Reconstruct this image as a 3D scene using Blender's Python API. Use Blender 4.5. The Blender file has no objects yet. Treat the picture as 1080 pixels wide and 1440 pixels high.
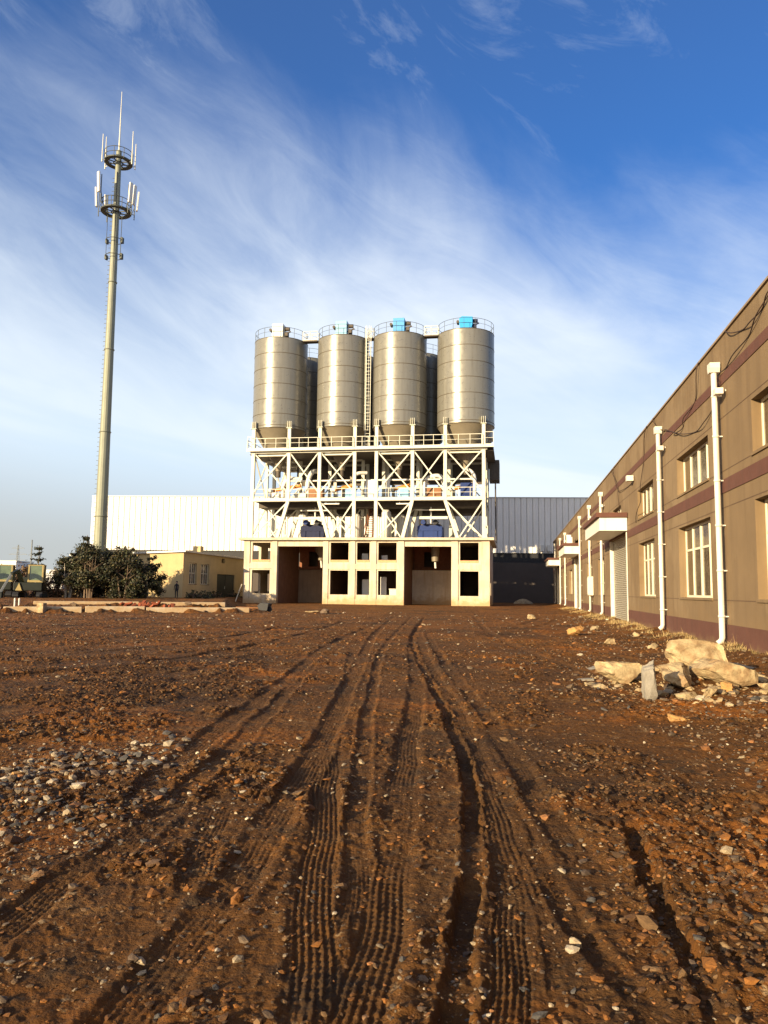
import bpy, math, random
import numpy as np
random.seed(7); rng = np.random.default_rng(7)
R = math.radians; S = bpy.context.scene; C = S.collection
# ------------------------------------------------------------------ camera
CAMH = 1.6
cam = bpy.data.cameras.new('camera'); co = bpy.data.objects.new('camera', cam); C.objects.link(co); S.camera = co
cam.sensor_fit = 'VERTICAL'; cam.sensor_height = 36; cam.lens = 27.0; cam.clip_start = .05; cam.clip_end = 9000
from mathutils import Matrix, Vector
YAW, PIT, ROL = R(9.5), R(5.86), R(.65)
f = Vector((-math.sin(YAW)*math.cos(PIT), math.cos(YAW)*math.cos(PIT), math.sin(PIT)))
r = Vector((math.cos(YAW), math.sin(YAW), 0)); u = r.cross(f)
r2 = math.cos(ROL)*r + math.sin(ROL)*u; u2 = -math.sin(ROL)*r + math.cos(ROL)*u
m = Matrix((r2, u2, -f)).transposed().to_4x4(); m.translation = (0, 0, CAMH); co.matrix_world = m
# ------------------------------------------------------------------ sun, sky, exposure
SUN_AZ, SUN_EL = R(212), R(13)
sl = bpy.data.lights.new('sun', 'SUN'); sl.energy = 5.0; sl.angle = R(.5); sl.color = (1, .79, .50)
so = bpy.data.objects.new('sun', sl); C.objects.link(so)
sd = Vector((math.sin(SUN_AZ)*math.cos(SUN_EL), math.cos(SUN_AZ)*math.cos(SUN_EL), math.sin(SUN_EL)))
so.rotation_euler = sd.to_track_quat('Z', 'Y').to_euler(); so.location = (-20, -30, 40)
S.view_settings.view_transform = 'Standard'; S.view_settings.look = 'None'; S.view_settings.exposure = 1.0; S.view_settings.gamma = 1
SKY = .060
w = bpy.data.worlds.new('World'); S.world = w; w.use_nodes = True
N = w.node_tree.nodes; L = w.node_tree.links; bgn = N['Background']; bgn.inputs[1].default_value = SKY
def wn(t, **k):
    n = N.new(t)
    for a, b in k.items(): setattr(n, a, b)
    return n
def wm(op, a, b=None, c=None, clamp=False):
    n = wn('ShaderNodeMath', operation=op, use_clamp=clamp)
    for i, v in enumerate((a, b, c)):
        if v is None: continue
        if isinstance(v, (int, float)): n.inputs[i].default_value = v
        else: L.new(v, n.inputs[i])
    return n.outputs[0]
sky = wn('ShaderNodeTexSky', sky_type='NISHITA', sun_disc=False, sun_elevation=SUN_EL, sun_rotation=SUN_AZ, air_density=1.2, dust_density=.6, ozone_density=2.5)
gm = wn('ShaderNodeGamma'); gm.inputs[1].default_value = 1.0; L.new(sky.outputs[0], gm.inputs[0])
tc = wn('ShaderNodeTexCoord'); sp = wn('ShaderNodeSeparateXYZ'); L.new(tc.outputs['Generated'], sp.inputs[0])
az = wm('ARCTAN2', sp.outputs[0], sp.outputs[1]); el = wm('ARCSINE', sp.outputs[2])
azd = wm('MULTIPLY', az, 57.2958); eld = wm('MULTIPLY', el, 57.2958)          # degrees
cb = wn('ShaderNodeCombineXYZ'); L.new(azd, cb.inputs[0]); L.new(eld, cb.inputs[1])
def wnoise(rot, sx, sy, scale, det, rough, off=0, dist=0):
    mp = wn('ShaderNodeMapping'); mp.vector_type = 'TEXTURE'
    mp.inputs['Rotation'].default_value = (0, 0, R(rot)); mp.inputs['Scale'].default_value = (sx, sy, 1); mp.inputs['Location'].default_value = (off, off*.7, 0)
    L.new(cb.outputs[0], mp.inputs[0])
    n = wn('ShaderNodeTexNoise'); n.inputs['Scale'].default_value = scale; n.inputs['Detail'].default_value = det
    n.inputs['Roughness'].default_value = rough; n.inputs['Distortion'].default_value = dist
    L.new(mp.outputs[0], n.inputs['Vector']); return n.outputs['Fac']
nA = wnoise(-24, 30, 22, 1.0, 7, .52, 13, .7)        # broad bands running down to the right
nB = wnoise(-30, 13, 4.2, 1.0, 8, .66, 41, .8)       # thin streaks
nC = wnoise(-12, 40, 7, 1.0, 5, .5, 90, .4)         # low flat layers
eb = wm('SUBTRACT', 21.5, wm('MULTIPLY', azd, .10))  # height of the cloud sheet's edge over each azimuth
d0 = wm('SUBTRACT', eb, eld)
d1 = wm('ADD', d0, wm('MULTIPLY', wm('SUBTRACT', nA, .5), 27))
d2 = wm('ADD', d1, wm('MULTIPLY', wm('SUBTRACT', nB, .5), 8))
mask = wn('ShaderNodeMapRange', interpolation_type='SMOOTHSTEP'); L.new(d2, mask.inputs[0])
mask.inputs[1].default_value = -12; mask.inputs[2].default_value = 12; mask.inputs[3].default_value = .04; mask.inputs[4].default_value = .97
# thin veil in the blue part
veil = wn('ShaderNodeMapRange', interpolation_type='SMOOTHSTEP'); L.new(wm('ADD', wm('MULTIPLY', nB, .6), wm('MULTIPLY', nA, .4)), veil.inputs[0])
veil.inputs[1].default_value = .47; veil.inputs[2].default_value = .70; veil.inputs[3].default_value = 0; veil.inputs[4].default_value = .24
low = wn('ShaderNodeMapRange', interpolation_type='SMOOTHSTEP'); L.new(eld, low.inputs[0])
low.inputs[1].default_value = 19; low.inputs[2].default_value = 8; low.inputs[3].default_value = 0; low.inputs[4].default_value = 1
layer = wn('ShaderNodeMapRange', interpolation_type='SMOOTHSTEP'); L.new(nC, layer.inputs[0])
layer.inputs[1].default_value = .40; layer.inputs[2].default_value = .62; layer.inputs[3].default_value = .45; layer.inputs[4].default_value = 1
m1 = wm('MAXIMUM', mask.outputs[0], veil.outputs[0])
lowk = wm('SUBTRACT', 1.0, wm('MULTIPLY', low.outputs[0], wm('SUBTRACT', 1.0, layer.outputs[0])))
m2 = wm('MULTIPLY', m1, lowk)
# blue of the clear part
blue = wn('ShaderNodeMix', data_type='RGBA', blend_type='MULTIPLY'); blue.inputs[0].default_value = 1
L.new(gm.outputs[0], blue.inputs[6]); blue.inputs[7].default_value = (.20, .74, 1.50, 1)
lowb = wn('ShaderNodeMix', data_type='RGBA'); L.new(low.outputs[0], lowb.inputs[0]); L.new(blue.outputs[2], lowb.inputs[6])
lowb.inputs[7].default_value = (5.2, 6.9, 8.5, 1)
cloud = wn('ShaderNodeMix', data_type='RGBA'); L.new(nA, cloud.inputs[0]); cloud.inputs[6].default_value = (6.2, 7.3, 8.4, 1); cloud.inputs[7].default_value = (9.0, 9.5, 9.9, 1)
mx = wn('ShaderNodeMix', data_type='RGBA'); L.new(m2, mx.inputs[0]); L.new(lowb.outputs[2], mx.inputs[6]); L.new(cloud.outputs[2], mx.inputs[7])
# grey murk low over the horizon, heavier to the left
hz = wn('ShaderNodeMapRange', interpolation_type='SMOOTHSTEP'); L.new(wm('ADD', eld, wm('MULTIPLY', azd, .10)), hz.inputs[0])
hz.inputs[1].default_value = 8.0; hz.inputs[2].default_value = -1.5; hz.inputs[3].default_value = 0; hz.inputs[4].default_value = 1
mh = wn('ShaderNodeMix', data_type='RGBA'); L.new(hz.outputs[0], mh.inputs[0]); L.new(mx.outputs[2], mh.inputs[6]); mh.inputs[7].default_value = (4.7, 5.0, 5.0, 1)
# warm glow added around the unseen low sun, behind the camera, to warm shaded faces
vd = wn('ShaderNodeVectorMath', operation='DOT_PRODUCT'); L.new(tc.outputs['Generated'], vd.inputs[0]); vd.inputs[1].default_value = tuple(sd)
gw = wn('ShaderNodeMapRange', interpolation_type='SMOOTHSTEP'); L.new(vd.outputs['Value'], gw.inputs[0]); gw.inputs[1].default_value = .1; gw.inputs[2].default_value = 1
gl = wn('ShaderNodeMix', data_type='RGBA', blend_type='ADD'); L.new(gw.outputs[0], gl.inputs[0]); L.new(mh.outputs[2], gl.inputs[6]); gl.inputs[7].default_value = (5, 3.8, 2.3, 1)
L.new(gl.outputs[2], bgn.inputs[0])

# ------------------------------------------------------------------ helpers
def hexc(c): return tuple(c) + (1,) if len(c) == 3 else c
def mat(name, col, rough=.7, metal=0, var=.15, scale=3.0, bump=.0, bscale=40, streak=0, streak_col=None, splash=None, spec=.4, coord='Object', col2=None, c2scale=.6, c2lo=.45, c2hi=.65, attr=None):
    M = bpy.data.materials.new(name); M.use_nodes = True
    n = M.node_tree.nodes; l = M.node_tree.links; b = n['Principled BSDF']
    b.inputs['Roughness'].default_value = rough; b.inputs['Metallic'].default_value = metal; b.inputs['Specular IOR Level'].default_value = spec
    t = n.new('ShaderNodeTexCoord')
    def noise(s, d=5, sc=None, r=.55):
        q = n.new('ShaderNodeTexNoise'); q.inputs['Scale'].default_value = s; q.inputs['Detail'].default_value = d; q.inputs['Roughness'].default_value = r
        if sc:
            mp = n.new('ShaderNodeMapping'); mp.inputs['Scale'].default_value = sc; l.new(t.outputs[coord], mp.inputs[0]); l.new(mp.outputs[0], q.inputs['Vector'])
        else: l.new(t.outputs[coord], q.inputs['Vector'])
        return q.outputs['Fac']
    def mix(fac, a, bb, bt='MIX'):
        x = n.new('ShaderNodeMix'); x.data_type = 'RGBA'; x.blend_type = bt
        for i, v in ((0, fac), (6, a), (7, bb)):
            if isinstance(v, (float, int)): x.inputs[i].default_value = v
            elif isinstance(v, tuple): x.inputs[i].default_value = hexc(v)
            else: l.new(v, x.inputs[i])
        return x.outputs[2]
    def rmp(v, lo, hi, a=0., bb=1.):
        q = n.new('ShaderNodeMapRange'); l.new(v, q.inputs[0]); q.inputs[1].default_value = lo; q.inputs[2].default_value = hi; q.inputs[3].default_value = a; q.inputs[4].default_value = bb; return q.outputs[0]
    base = hexc(col)
    if attr:
        at = n.new('ShaderNodeAttribute'); at.attribute_name = attr; base = at.outputs['Color']
    if col2: base = mix(rmp(noise(c2scale, 6), c2lo, c2hi), base, col2)
    v1 = noise(scale, 6); v2 = noise(scale*7, 4)
    s = n.new('ShaderNodeMath'); s.operation = 'MULTIPLY_ADD'; l.new(v2, s.inputs[0]); s.inputs[1].default_value = .5; l.new(v1, s.inputs[2])
    vv = rmp(s.outputs[0], .5, 1.0, 1-var, 1+var)
    cc = n.new('ShaderNodeCombineColor')
    for i in range(3): l.new(vv, cc.inputs[i])
    out = mix(1.0, base, cc.outputs[0], 'MULTIPLY')
    if streak:
        st = rmp(noise(1.0, 5, (3.2, 3.2, .22)), .5, .72, 0, streak); out = mix(st, out, streak_col or (.08, .06, .045))
    if splash:      # mud thrown up on the foot of the wall, (height, colour)
        sp_ = n.new('ShaderNodeSeparateXYZ'); l.new(t.outputs[coord], sp_.inputs[0]); ad = n.new('ShaderNodeMath'); ad.operation = 'MULTIPLY_ADD'; l.new(noise(1.3, 7, r=.7), ad.inputs[0]); ad.inputs[1].default_value = -splash[0]*2.2; l.new(sp_.outputs[2], ad.inputs[2])
        out = mix(rmp(ad.outputs[0], -splash[0]*.15, -splash[0]*.9, 0, .85), out, splash[1])
    l.new(out, b.inputs['Base Color'])
    rr = rmp(v2, .3, .7, max(.02, rough-.08), min(1, rough+.08)); l.new(rr, b.inputs['Roughness'])
    if bump:
        bp = n.new('ShaderNodeBump'); bp.inputs['Strength'].default_value = bump; bp.inputs['Distance'].default_value = .02
        l.new(noise(bscale, 6, r=.65), bp.inputs['Height']); l.new(bp.outputs[0], b.inputs['Normal'])
    return M

class MB:
    def __init__(s): s.v = []; s.f = []; s.sm = []
    def add(s, v, f, smooth=False):
        o = len(s.v); s.v += [tuple(p) for p in v]; s.f += [tuple(i+o for i in q) for q in f]; s.sm += [smooth]*len(f); return s
    def box(s, x0, x1, y0, y1, z0, z1):
        return s.add([(x0,y0,z0),(x1,y0,z0),(x1,y1,z0),(x0,y1,z0),(x0,y0,z1),(x1,y0,z1),(x1,y1,z1),(x0,y1,z1)],
                     [(0,3,2,1),(4,5,6,7),(0,1,5,4),(1,2,6,5),(2,3,7,6),(3,0,4,7)])
    def bar(s, a, b, wd, h=None, up=(0, 0, 1)):
        a = Vector(a); b = Vector(b); h = h or wd; d = (b-a).normalized(); up = Vector(up)
        if abs(d.dot(up)) > .98: up = Vector((0, 1, 0))
        x = d.cross(up).normalized()*wd/2; y = x.cross(d).normalized()*h/2
        p = [a-x-y, a+x-y, a+x+y, a-x+y, b-x-y, b+x-y, b+x+y, b-x+y]
        return s.add(p, [(0,1,2,3),(4,7,6,5),(0,4,5,1),(1,5,6,2),(2,6,7,3),(3,7,4,0)])
    def ibar(s, a, b, wd, h):      # rolled H section with the web along the width
        a = Vector(a); b = Vector(b); d = (b-a).normalized(); up = Vector((0, 1, 0)) if abs(d.z) > .5 else Vector((0, 0, 1))
        y = (up-up.dot(d)*d).normalized(); t = .035
        s.bar(a+y*(h/2-t/2), b+y*(h/2-t/2), wd, t, tuple(y)); s.bar(a-y*(h/2-t/2), b-y*(h/2-t/2), wd, t, tuple(y))
        return s.bar(a, b, t, h-2*t, tuple(y))
    def tube(s, pts, rad, n=8, caps=True, smooth=True):
        pts = [Vector(p) for p in pts]; rs = rad if isinstance(rad, (list, tuple)) else [rad]*len(pts)
        V = []; F = []; ref = None
        for i, p in enumerate(pts):
            d = (pts[min(i+1, len(pts)-1)]-pts[max(i-1, 0)]).normalized()
            if ref is None: ref = Vector((1, 0, 0)) if abs(d.x) < .8 else Vector((0, 1, 0))
            x = (ref-ref.dot(d)*d).normalized(); ref = x; y = d.cross(x)
            for k in range(n):
                t = 2*math.pi*k/n; V.append(p+rs[i]*(math.cos(t)*x+math.sin(t)*y))
        for i in range(len(pts)-1):
            for k in range(n): F.append((i*n+k, i*n+(k+1) % n, (i+1)*n+(k+1) % n, (i+1)*n+k))
        s.add(V, F, smooth)
        if caps: s.add(V[:n], [tuple(range(n))[::-1]]); s.add(V[-n:], [tuple(range(n))])
        return s
    def lathe(s, c, prof, n=48, smooth=True):      # prof: (radius, z) list
        V = []; F = []
        for (q, z) in prof:
            for k in range(n): t = 2*math.pi*k/n; V.append((c[0]+q*math.cos(t), c[1]+q*math.sin(t), z))
        for i in range(len(prof)-1):
            for k in range(n): F.append((i*n+k, i*n+(k+1) % n, (i+1)*n+(k+1) % n, (i+1)*n+k))
        return s.add(V, F, smooth)
    def prism(s, poly, y0, y1, ax='y'):             # poly in (x,z), extruded along y; ax 'x': poly in (y,z)
        n = len(poly); mk = (lambda a, b, t: (a, t, b)) if ax == 'y' else (lambda a, b, t: (t, a, b))
        V = [mk(a, b, y0) for a, b in poly]+[mk(a, b, y1) for a, b in poly]
        F = [tuple(range(n)), tuple(range(2*n-1, n-1, -1))]+[(i, i+n, (i+1) % n+n, (i+1) % n) for i in range(n)]
        return s.add(V, F)
    def wall(s, u0, u1, z0, z1, holes, t, org, ud, nd):   # sheet with real openings; org + u*ud, thickness along nd
        us = sorted({u0, u1, *[min(max(q, u0), u1) for h in holes for q in h[:2]]}); zs = sorted({z0, z1, *[min(max(q, z0), z1) for h in holes for q in h[2:]]})
        ud = Vector(ud); nd = Vector(nd); og = Vector(org)
        sol = lambda i, j: 0 <= i < len(us)-1 and 0 <= j < len(zs)-1 and not any(h[0] <= (us[i]+us[i+1])/2 <= h[1] and h[2] <= (zs[j]+zs[j+1])/2 <= h[3] for h in holes)
        P = lambda uu, zz, k: og+ud*uu+nd*(t*k)+Vector((0, 0, zz))
        for i in range(len(us)-1):
            for j in range(len(zs)-1):
                if not sol(i, j): continue
                a, b, c, d = us[i], us[i+1], zs[j], zs[j+1]
                s.add([P(a,c,0),P(b,c,0),P(b,d,0),P(a,d,0)], [(0,1,2,3)]); s.add([P(a,c,1),P(b,c,1),P(b,d,1),P(a,d,1)], [(3,2,1,0)])
                if not sol(i-1, j): s.add([P(a,c,0),P(a,d,0),P(a,d,1),P(a,c,1)], [(0,1,2,3)])
                if not sol(i+1, j): s.add([P(b,c,0),P(b,c,1),P(b,d,1),P(b,d,0)], [(0,1,2,3)])
                if not sol(i, j-1): s.add([P(a,c,0),P(a,c,1),P(b,c,1),P(b,c,0)], [(0,1,2,3)])
                if not sol(i, j+1): s.add([P(a,d,0),P(b,d,0),P(b,d,1),P(a,d,1)], [(0,1,2,3)])
        return s
ORG = {}
def setp(o, label=None, cat=None, group=None, kind=None):
    for k, v in (('label', label), ('category', cat), ('group', group), ('kind', kind)):
        if v: o[k] = v
    return o
def thing(name, label, cat, loc=(0, 0, 0), group=None):
    o = bpy.data.objects.new(name, None); C.objects.link(o); o.location = loc; o.empty_display_size = .3; ORG[o.name] = Vector(loc)
    return setp(o, label, cat, group)
def obj(name, mb, M, parent=None, label=None):
    me = bpy.data.meshes.new(name); og = ORG.get(parent.name, Vector()) if parent else Vector()
    if not parent:      # a thing that is one mesh: origin at its base
        V = np.array(mb.v); og = Vector(((V[:,0].min()+V[:,0].max())/2, (V[:,1].min()+V[:,1].max())/2, V[:,2].min()))
    me.from_pydata([tuple(Vector(p)-og) for p in mb.v], [], mb.f)
    me.polygons.foreach_set('use_smooth', mb.sm); me.materials.append(M); me.update()
    o = bpy.data.objects.new(name, me); C.objects.link(o)
    if parent: o.parent = parent; ORG[o.name] = og; setp(o, label)
    else: o.location = og; ORG[o.name] = og
    return o
def bevel(o, w=.02, n=2):
    b = o.modifiers.new('bevel', 'BEVEL'); b.width = w; b.segments = n; b.limit_method = 'ANGLE'; return o
def npmesh(name, V, F, M, smooth=False, cols=None, k=4):
    me = bpy.data.meshes.new(name); V = np.asarray(V, np.float32); F = np.asarray(F, np.int32)
    me.vertices.add(len(V)); me.vertices.foreach_set('co', V.ravel()); k = F.shape[1]
    me.loops.add(F.size); me.loops.foreach_set('vertex_index', F.ravel())
    me.polygons.add(len(F)); me.polygons.foreach_set('loop_start', np.arange(0, F.size, k, dtype=np.int32))
    me.update(calc_edges=True); me.polygons.foreach_set('use_smooth', np.full(len(F), smooth))
    if cols is not None:
        a = me.color_attributes.new('tone', 'FLOAT_COLOR', 'POINT'); a.data.foreach_set('color', np.c_[cols, np.ones(len(cols))].astype(np.float32).ravel())
    me.materials.append(M); me.update()
    o = bpy.data.objects.new(name, me); C.objects.link(o); return o
def copy_tree(o, parent=None):
    c = o.copy(); C.objects.link(c); c.parent = parent
    for ch in [q for q in list(o.children)]: copy_tree(ch, c)
    return c

# value noise in the ground plane
def vn(x, y, seed=0):
    xi = np.floor(x).astype(np.int64); yi = np.floor(y).astype(np.int64); xf = x-xi; yf = y-yi
    def h(a, b):
        n = (a*374761393+b*668265263+seed*1442695041) & 0xffffffff; n = ((n ^ (n >> 13))*1274126177) & 0xffffffff; return ((n ^ (n >> 16)) & 0xffff)/65535.
    sx = xf*xf*(3-2*xf); sy = yf*yf*(3-2*yf)
    return (h(xi, yi)*(1-sx)+h(xi+1, yi)*sx)*(1-sy)+(h(xi, yi+1)*(1-sx)+h(xi+1, yi+1)*sx)*sy
def fbm(x, y, sc, oc=4, seed=0, g=.5):
    t = 0; a = 1; tot = 0
    for i in range(oc): t = t+a*vn(x/sc*2**i+i*17.3, y/sc*2**i-i*9.1, seed+i); tot += a; a *= g
    return t/tot
def ss(x, a, b): t = np.clip((x-a)/(b-a), 0, 1); return t*t*(3-2*t)

# ------------------------------------------------------------------ ground
TR = [ # (points, width, depth, rib strength)
 ([(-1.30,1.6),(-1.41,2.82),(-1.48,4.02),(-1.62,5.25),(-1.86,7.22),(-2.47,11.19),(-3.54,18.31),(-5.11,29.19),(-7.5,50)], .26, .05, 1),
 ([(-.70,3.2),(-.82,4.25),(-1.09,5.52),(-1.46,7.64),(-2.12,11.67),(-3.77,23.43),(-6.2,48)], .17, .045, .5),
 ([(-.2,1.6),(-.22,3.04),(-.25,3.75),(-.25,4.94),(-.41,6.96),(-.91,10.54),(-2.11,17.77),(-3.51,27.38),(-5.4,48)], .13, .085, 0),
 ([(.30,1.6),(.17,3.12),(.07,3.97),(-.08,5.25),(-.32,7.26),(-.77,10.58),(-1.95,17.82),(-3.6,30)], .27, .03, 1.1),
 ([(.62,2.7),(.48,3.27),(.27,4.09),(.08,5.28),(-.2,7.15)], .14, .035, .6),
 ([(-2.2,1.8),(-2.36,3.42),(-2.42,4.04),(-2.39,4.78),(-2.62,6.49),(-3.0,8.93),(-4.2,16)], .22, .03, .8),
 ([(-.60,1.6),(-.76,2.94),(-1.17,4.75),(-1.85,7.9),(-2.5,11.57),(-4.2,20.5)], .24, .025, 1),
 ([(-.55,2.0),(-.62,3.6),(-.86,5.95),(-1.68,13.65),(-3.25,25.4),(-5.2,45)], .26, .035, .9),
 ([(.70,2.2),(.75,3.32),(.74,4.27),(.82,6.1)], .12, .06, 0),
 ([(-2.6,5.2),(-3.12,7.27),(-3.9,13.06),(-5.47,24.61),(-7.51,51.11)], .28, .04, .8),
 ([(-1.61,3.9),(-1.95,4.87),(-2.13,5.88)], .20, .03, 1.3),
 ([(-3.28,29.9),(-1.6,18),(-.39,10.67),(.2,6.17),(.55,4.4)], .22, .035, .7),
 ([(-.05,1.6),(-.03,3.0),(-.02,4.6),(-.15,6.3)], .2, .02, 1),
 ([(-9,12),(-7.5,16.5),(-7.2,24),(-8.6,40)], .3, .04, .7), ([(-12,14),(-9.8,18.5),(-9.3,26),(-10.5,42)], .3, .04, .7),
 ([(2.2,14),(.8,19),(-.8,30),(-2.4,50)], .3, .04, .7), ([(3.9,15.5),(2.4,21),(.8,32),(-1.2,52)], .3, .04, .7),
 ([(-14,30),(-6,33),(0,38),(2,52)], .35, .05, .5), ([(-16,27),(-6,30.5),(.8,36),(3,52)], .35, .04, .5),
]
def dense(P, n=12):
    P = np.array(P, float); out = []
    for i in range(len(P)-1):
        p0 = P[max(i-1, 0)]; p1 = P[i]; p2 = P[i+1]; p3 = P[min(i+2, len(P)-1)]
        for t in np.arange(n)/n: out.append(.5*((2*p1)+(-p0+p2)*t+(2*p0-5*p1+4*p2-p3)*t*t+(-p0+3*p1-3*p2+p3)*t**3))
    return np.array(out+[P[-1]])
def trackfield(x, y):
    shp = x.shape; x = x.ravel(); y = y.ravel()
    h = np.zeros_like(x); pack = np.zeros_like(x)
    for ti, (P, wd, dp0, rib) in enumerate(TR):
        Q = dense(P, 8); best = np.full_like(x, 9.); sgn = np.zeros_like(x); alo = np.zeros_like(x); cum = 0
        idx = np.where((x > Q[:,0].min()-.6) & (x < Q[:,0].max()+.6) & (y > Q[:,1].min()) & (y < Q[:,1].max()))[0]
        if not len(idx): continue
        for a, b in zip(Q[:-1], Q[1:]):
            d = b-a; ln = math.hypot(*d)
            k = idx[(y[idx] > min(a[1], b[1])-.02-ln*.1) & (y[idx] < max(a[1], b[1])+.02+ln*.1)]
            if not len(k): cum += ln; continue
            rx = x[k]-a[0]; ry = y[k]-a[1]; t = np.clip((rx*d[0]+ry*d[1])/ln**2, 0, 1); ex = rx-t*d[0]; ey = ry-t*d[1]; dd = np.hypot(ex, ey)
            cr = np.sign(d[0]*ry-d[1]*rx); up = dd < best[k]; kk = k[up]; best[kk] = dd[up]; sgn[kk] = -cr[up]; alo[kk] = cum+t[up]*ln
            cum += ln
        k = idx[best[idx] < wd*1.6]
        if not len(k): continue
        s = best[k]*sgn[k]+.02*(vn(alo[k]*1.7, alo[k]*0+ti, 5)-.5)*2; a = np.abs(s)+.035*(vn(x[k]/.05, y[k]/.06, 91)-.5)*(rib == 0)+.016*(vn(x[k]/.03, y[k]/.04, 92)-.5); hw = wd/2
        edge = ss(alo[k], 0, 1.0)*ss(cum-alo[k], 0, 1.3); st = edge*(.12+.88*ss(fbm(alo[k], alo[k]*0+ti*3.3, 1.0, 4, 60+ti), .26, .70))
        inside = 1-ss(a, hw*.70, hw*1.18)
        dp = dp0*.46; hh = -dp*inside*(.22*edge+.62*st)
        hh += rib*.0050*st*inside*np.sign(np.cos(2*np.pi*s/(wd/7.0)))*np.abs(np.cos(2*np.pi*s/(wd/7.0)))**.5
        hh += -rib*.005*st*inside*(np.cos(2*np.pi*(alo[k]+np.abs(s)*.4)/.06) > .55)
        hh += .55*dp*edge*np.exp(-((a-hw*1.30)/(hw*.26))**2)*(.3+.9*vn(alo[k]*5, s*9, 33+ti))
        if rib == 0: hh += -.045*inside*ss(vn(alo[k]*2.2, alo[k]*0+ti, 8), .3, .7)
        h[k] = np.where(np.abs(hh) > np.abs(h[k]), hh+.25*h[k], h[k]+.25*hh); pack[k] = np.maximum(pack[k], inside*(1 if rib else .1)*(.4+.6*st))
    return h.reshape(shp), pack.reshape(shp)
KA = np.array([-31.5, 42.0]); KB = np.array([-17.6, 50.4])          # line of the low concrete edge, left
def terrain(x, y):
    kd = (KB-KA)/np.linalg.norm(KB-KA); nx, ny = -kd[1], kd[0]
    s = (x-KA[0])*nx+(y-KA[1])*ny; t = (x-KA[0])*kd[0]+(y-KA[1])*kd[1]
    right = ss(-(x+31.6+(86-np.minimum(y, 86))*-.36), -.3, 1.2)       # falls away towards the batching plant
    up = ss(s, .25, .75)*.34+ss(s, 3, 18)*.26
    h = up*right
    h += .12*(fbm(x, y, 9, 3, 2)-.5)*ss(np.abs(y), 0, 25)
    h += .19*np.exp(-((x-5.6)/.75)**2)*(.45+.9*fbm(x, y, 1.3, 3, 4))*ss(y, 2, 12)*(y < 109)      # bank of soil against the long wall
    h += .20*np.exp(-(((x-2.9)/1.0)**2+((y-14.4)/1.3)**2)**1.3)*(.6+.8*vn(x/.3, y/.3, 61))
    h += .10*ss(x, 2.2, 4.6)*ss(fbm(x, y, 2.2, 3, 14), .35, .7)*(y < 60)
    h += np.exp(-((s+.1)/.55)**2)*(t > -8)*(t < 17)*.30*ss(fbm(x, y, .8, 4, 77), .42, .66)+np.exp(-((s-1.2)/.9)**2)*(t > -8)*(t < 17)*.25*ss(fbm(x, y, .7, 4, 79), .4, .7)
    return h
def ground(x, y, detail=True):
    x = np.asarray(x, float); y = np.asarray(y, float)
    h = terrain(x, y)
    tk, pack = trackfield(x, y); r_ = np.hypot(x, y)
    near = 1-ss(r_, 60, 140)
    lane = (1-ss(np.abs(x+.55+.105*(y-3)), .85+.015*y, 1.5+.03*y))*ss(fbm(x, y, .8, 3, 51), .25, .6)      # driven over again and again
    rough = ss(fbm(x, y, .9, 4, 11), .42, .60)*(1-pack)*(1-.8*lane)
    pack = np.maximum(pack, .55*lane)               # patches of loose clods
    h += near*(.05*(fbm(x, y, 1.5, 3, 3)-.5)+.014*(fbm(x, y, .28, 3, 5)-.5))
    if detail:
        wx = x+.05*vn(x/.09, y/.09, 41); wy = y+.05*vn(x/.09+9, y/.09, 42); c1 = np.abs(vn(wx/.07, wy/.07, 21)-.5)*2; c1 = 1-c1; pack = pack*(.45+.55*ss(fbm(x, y, .35, 3, 95), .35, .6)); c2 = vn(x/.026+5, y/.026, 22); c3 = 1-np.abs(vn(wx/.16, wy/.16, 23)-.5)*2; c4 = vn(x/.012, y/.012+3, 24)
        h += near*(rough*(.024*ss(c3, .3, .95)+.018*ss(c1, .35, .95)+.012*c2)+(1-pack*.72)*(.012*c1+.006*c2+.004*c4)+.003*c2*pack)
    return h+tk*near, pack, rough
ys = [-60, -40, -25, -12, -6, -2, .2, 1.2]; y = 1.8
while y < 34: ys.append(y); y += max(.0065, .0048*y)
while y < 140: ys.append(y); y *= 1.012
while y < 6000: ys.append(y); y *= 1.25
ys = np.array(ys)
uc = np.concatenate([[-60, -20, -8, -3.5, -2, -1.4, -1.15], np.arange(-1.0, .5, .0017), [.56, .7, .9, 1.3, 2, 3.5, 8, 20, 60]])
wY = np.maximum(np.abs(ys), 1.8)
# wide fan: lateral spacing grows with distance, so near soil is finely modelled
GX = uc[None, :]*wY[:, None]; GY = np.repeat(ys[:, None], len(uc), 1)
GX = np.clip(GX, -6000, 6000)
gh, gp, gr = ground(GX, GY)
nr, nc = GX.shape; I = np.arange(nr*nc).reshape(nr, nc)
F = np.stack([I[:-1,:-1], I[:-1,1:], I[1:,1:], I[1:,:-1]], -1).reshape(-1, 4)
gcol = np.stack([gp, gr, np.zeros_like(gp)], -1).reshape(-1, 3)
GM = bpy.data.materials.new('bare_soil'); GM.use_nodes = True
n = GM.node_tree.nodes; l = GM.node_tree.links; b = n['Principled BSDF']; b.inputs['Roughness'].default_value = .92; b.inputs['Specular IOR Level'].default_value = .18
tcg = n.new('ShaderNodeTexCoord')
def gn(s, d=6, r=.6, loc=(0, 0, 0)):
    q = n.new('ShaderNodeTexNoise'); q.inputs['Scale'].default_value = s; q.inputs['Detail'].default_value = d; q.inputs['Roughness'].default_value = r
    mp = n.new('ShaderNodeMapping'); mp.inputs['Location'].default_value = loc; l.new(tcg.outputs['Object'], mp.inputs[0]); l.new(mp.outputs[0], q.inputs['Vector']); return q.outputs['Fac']
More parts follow.
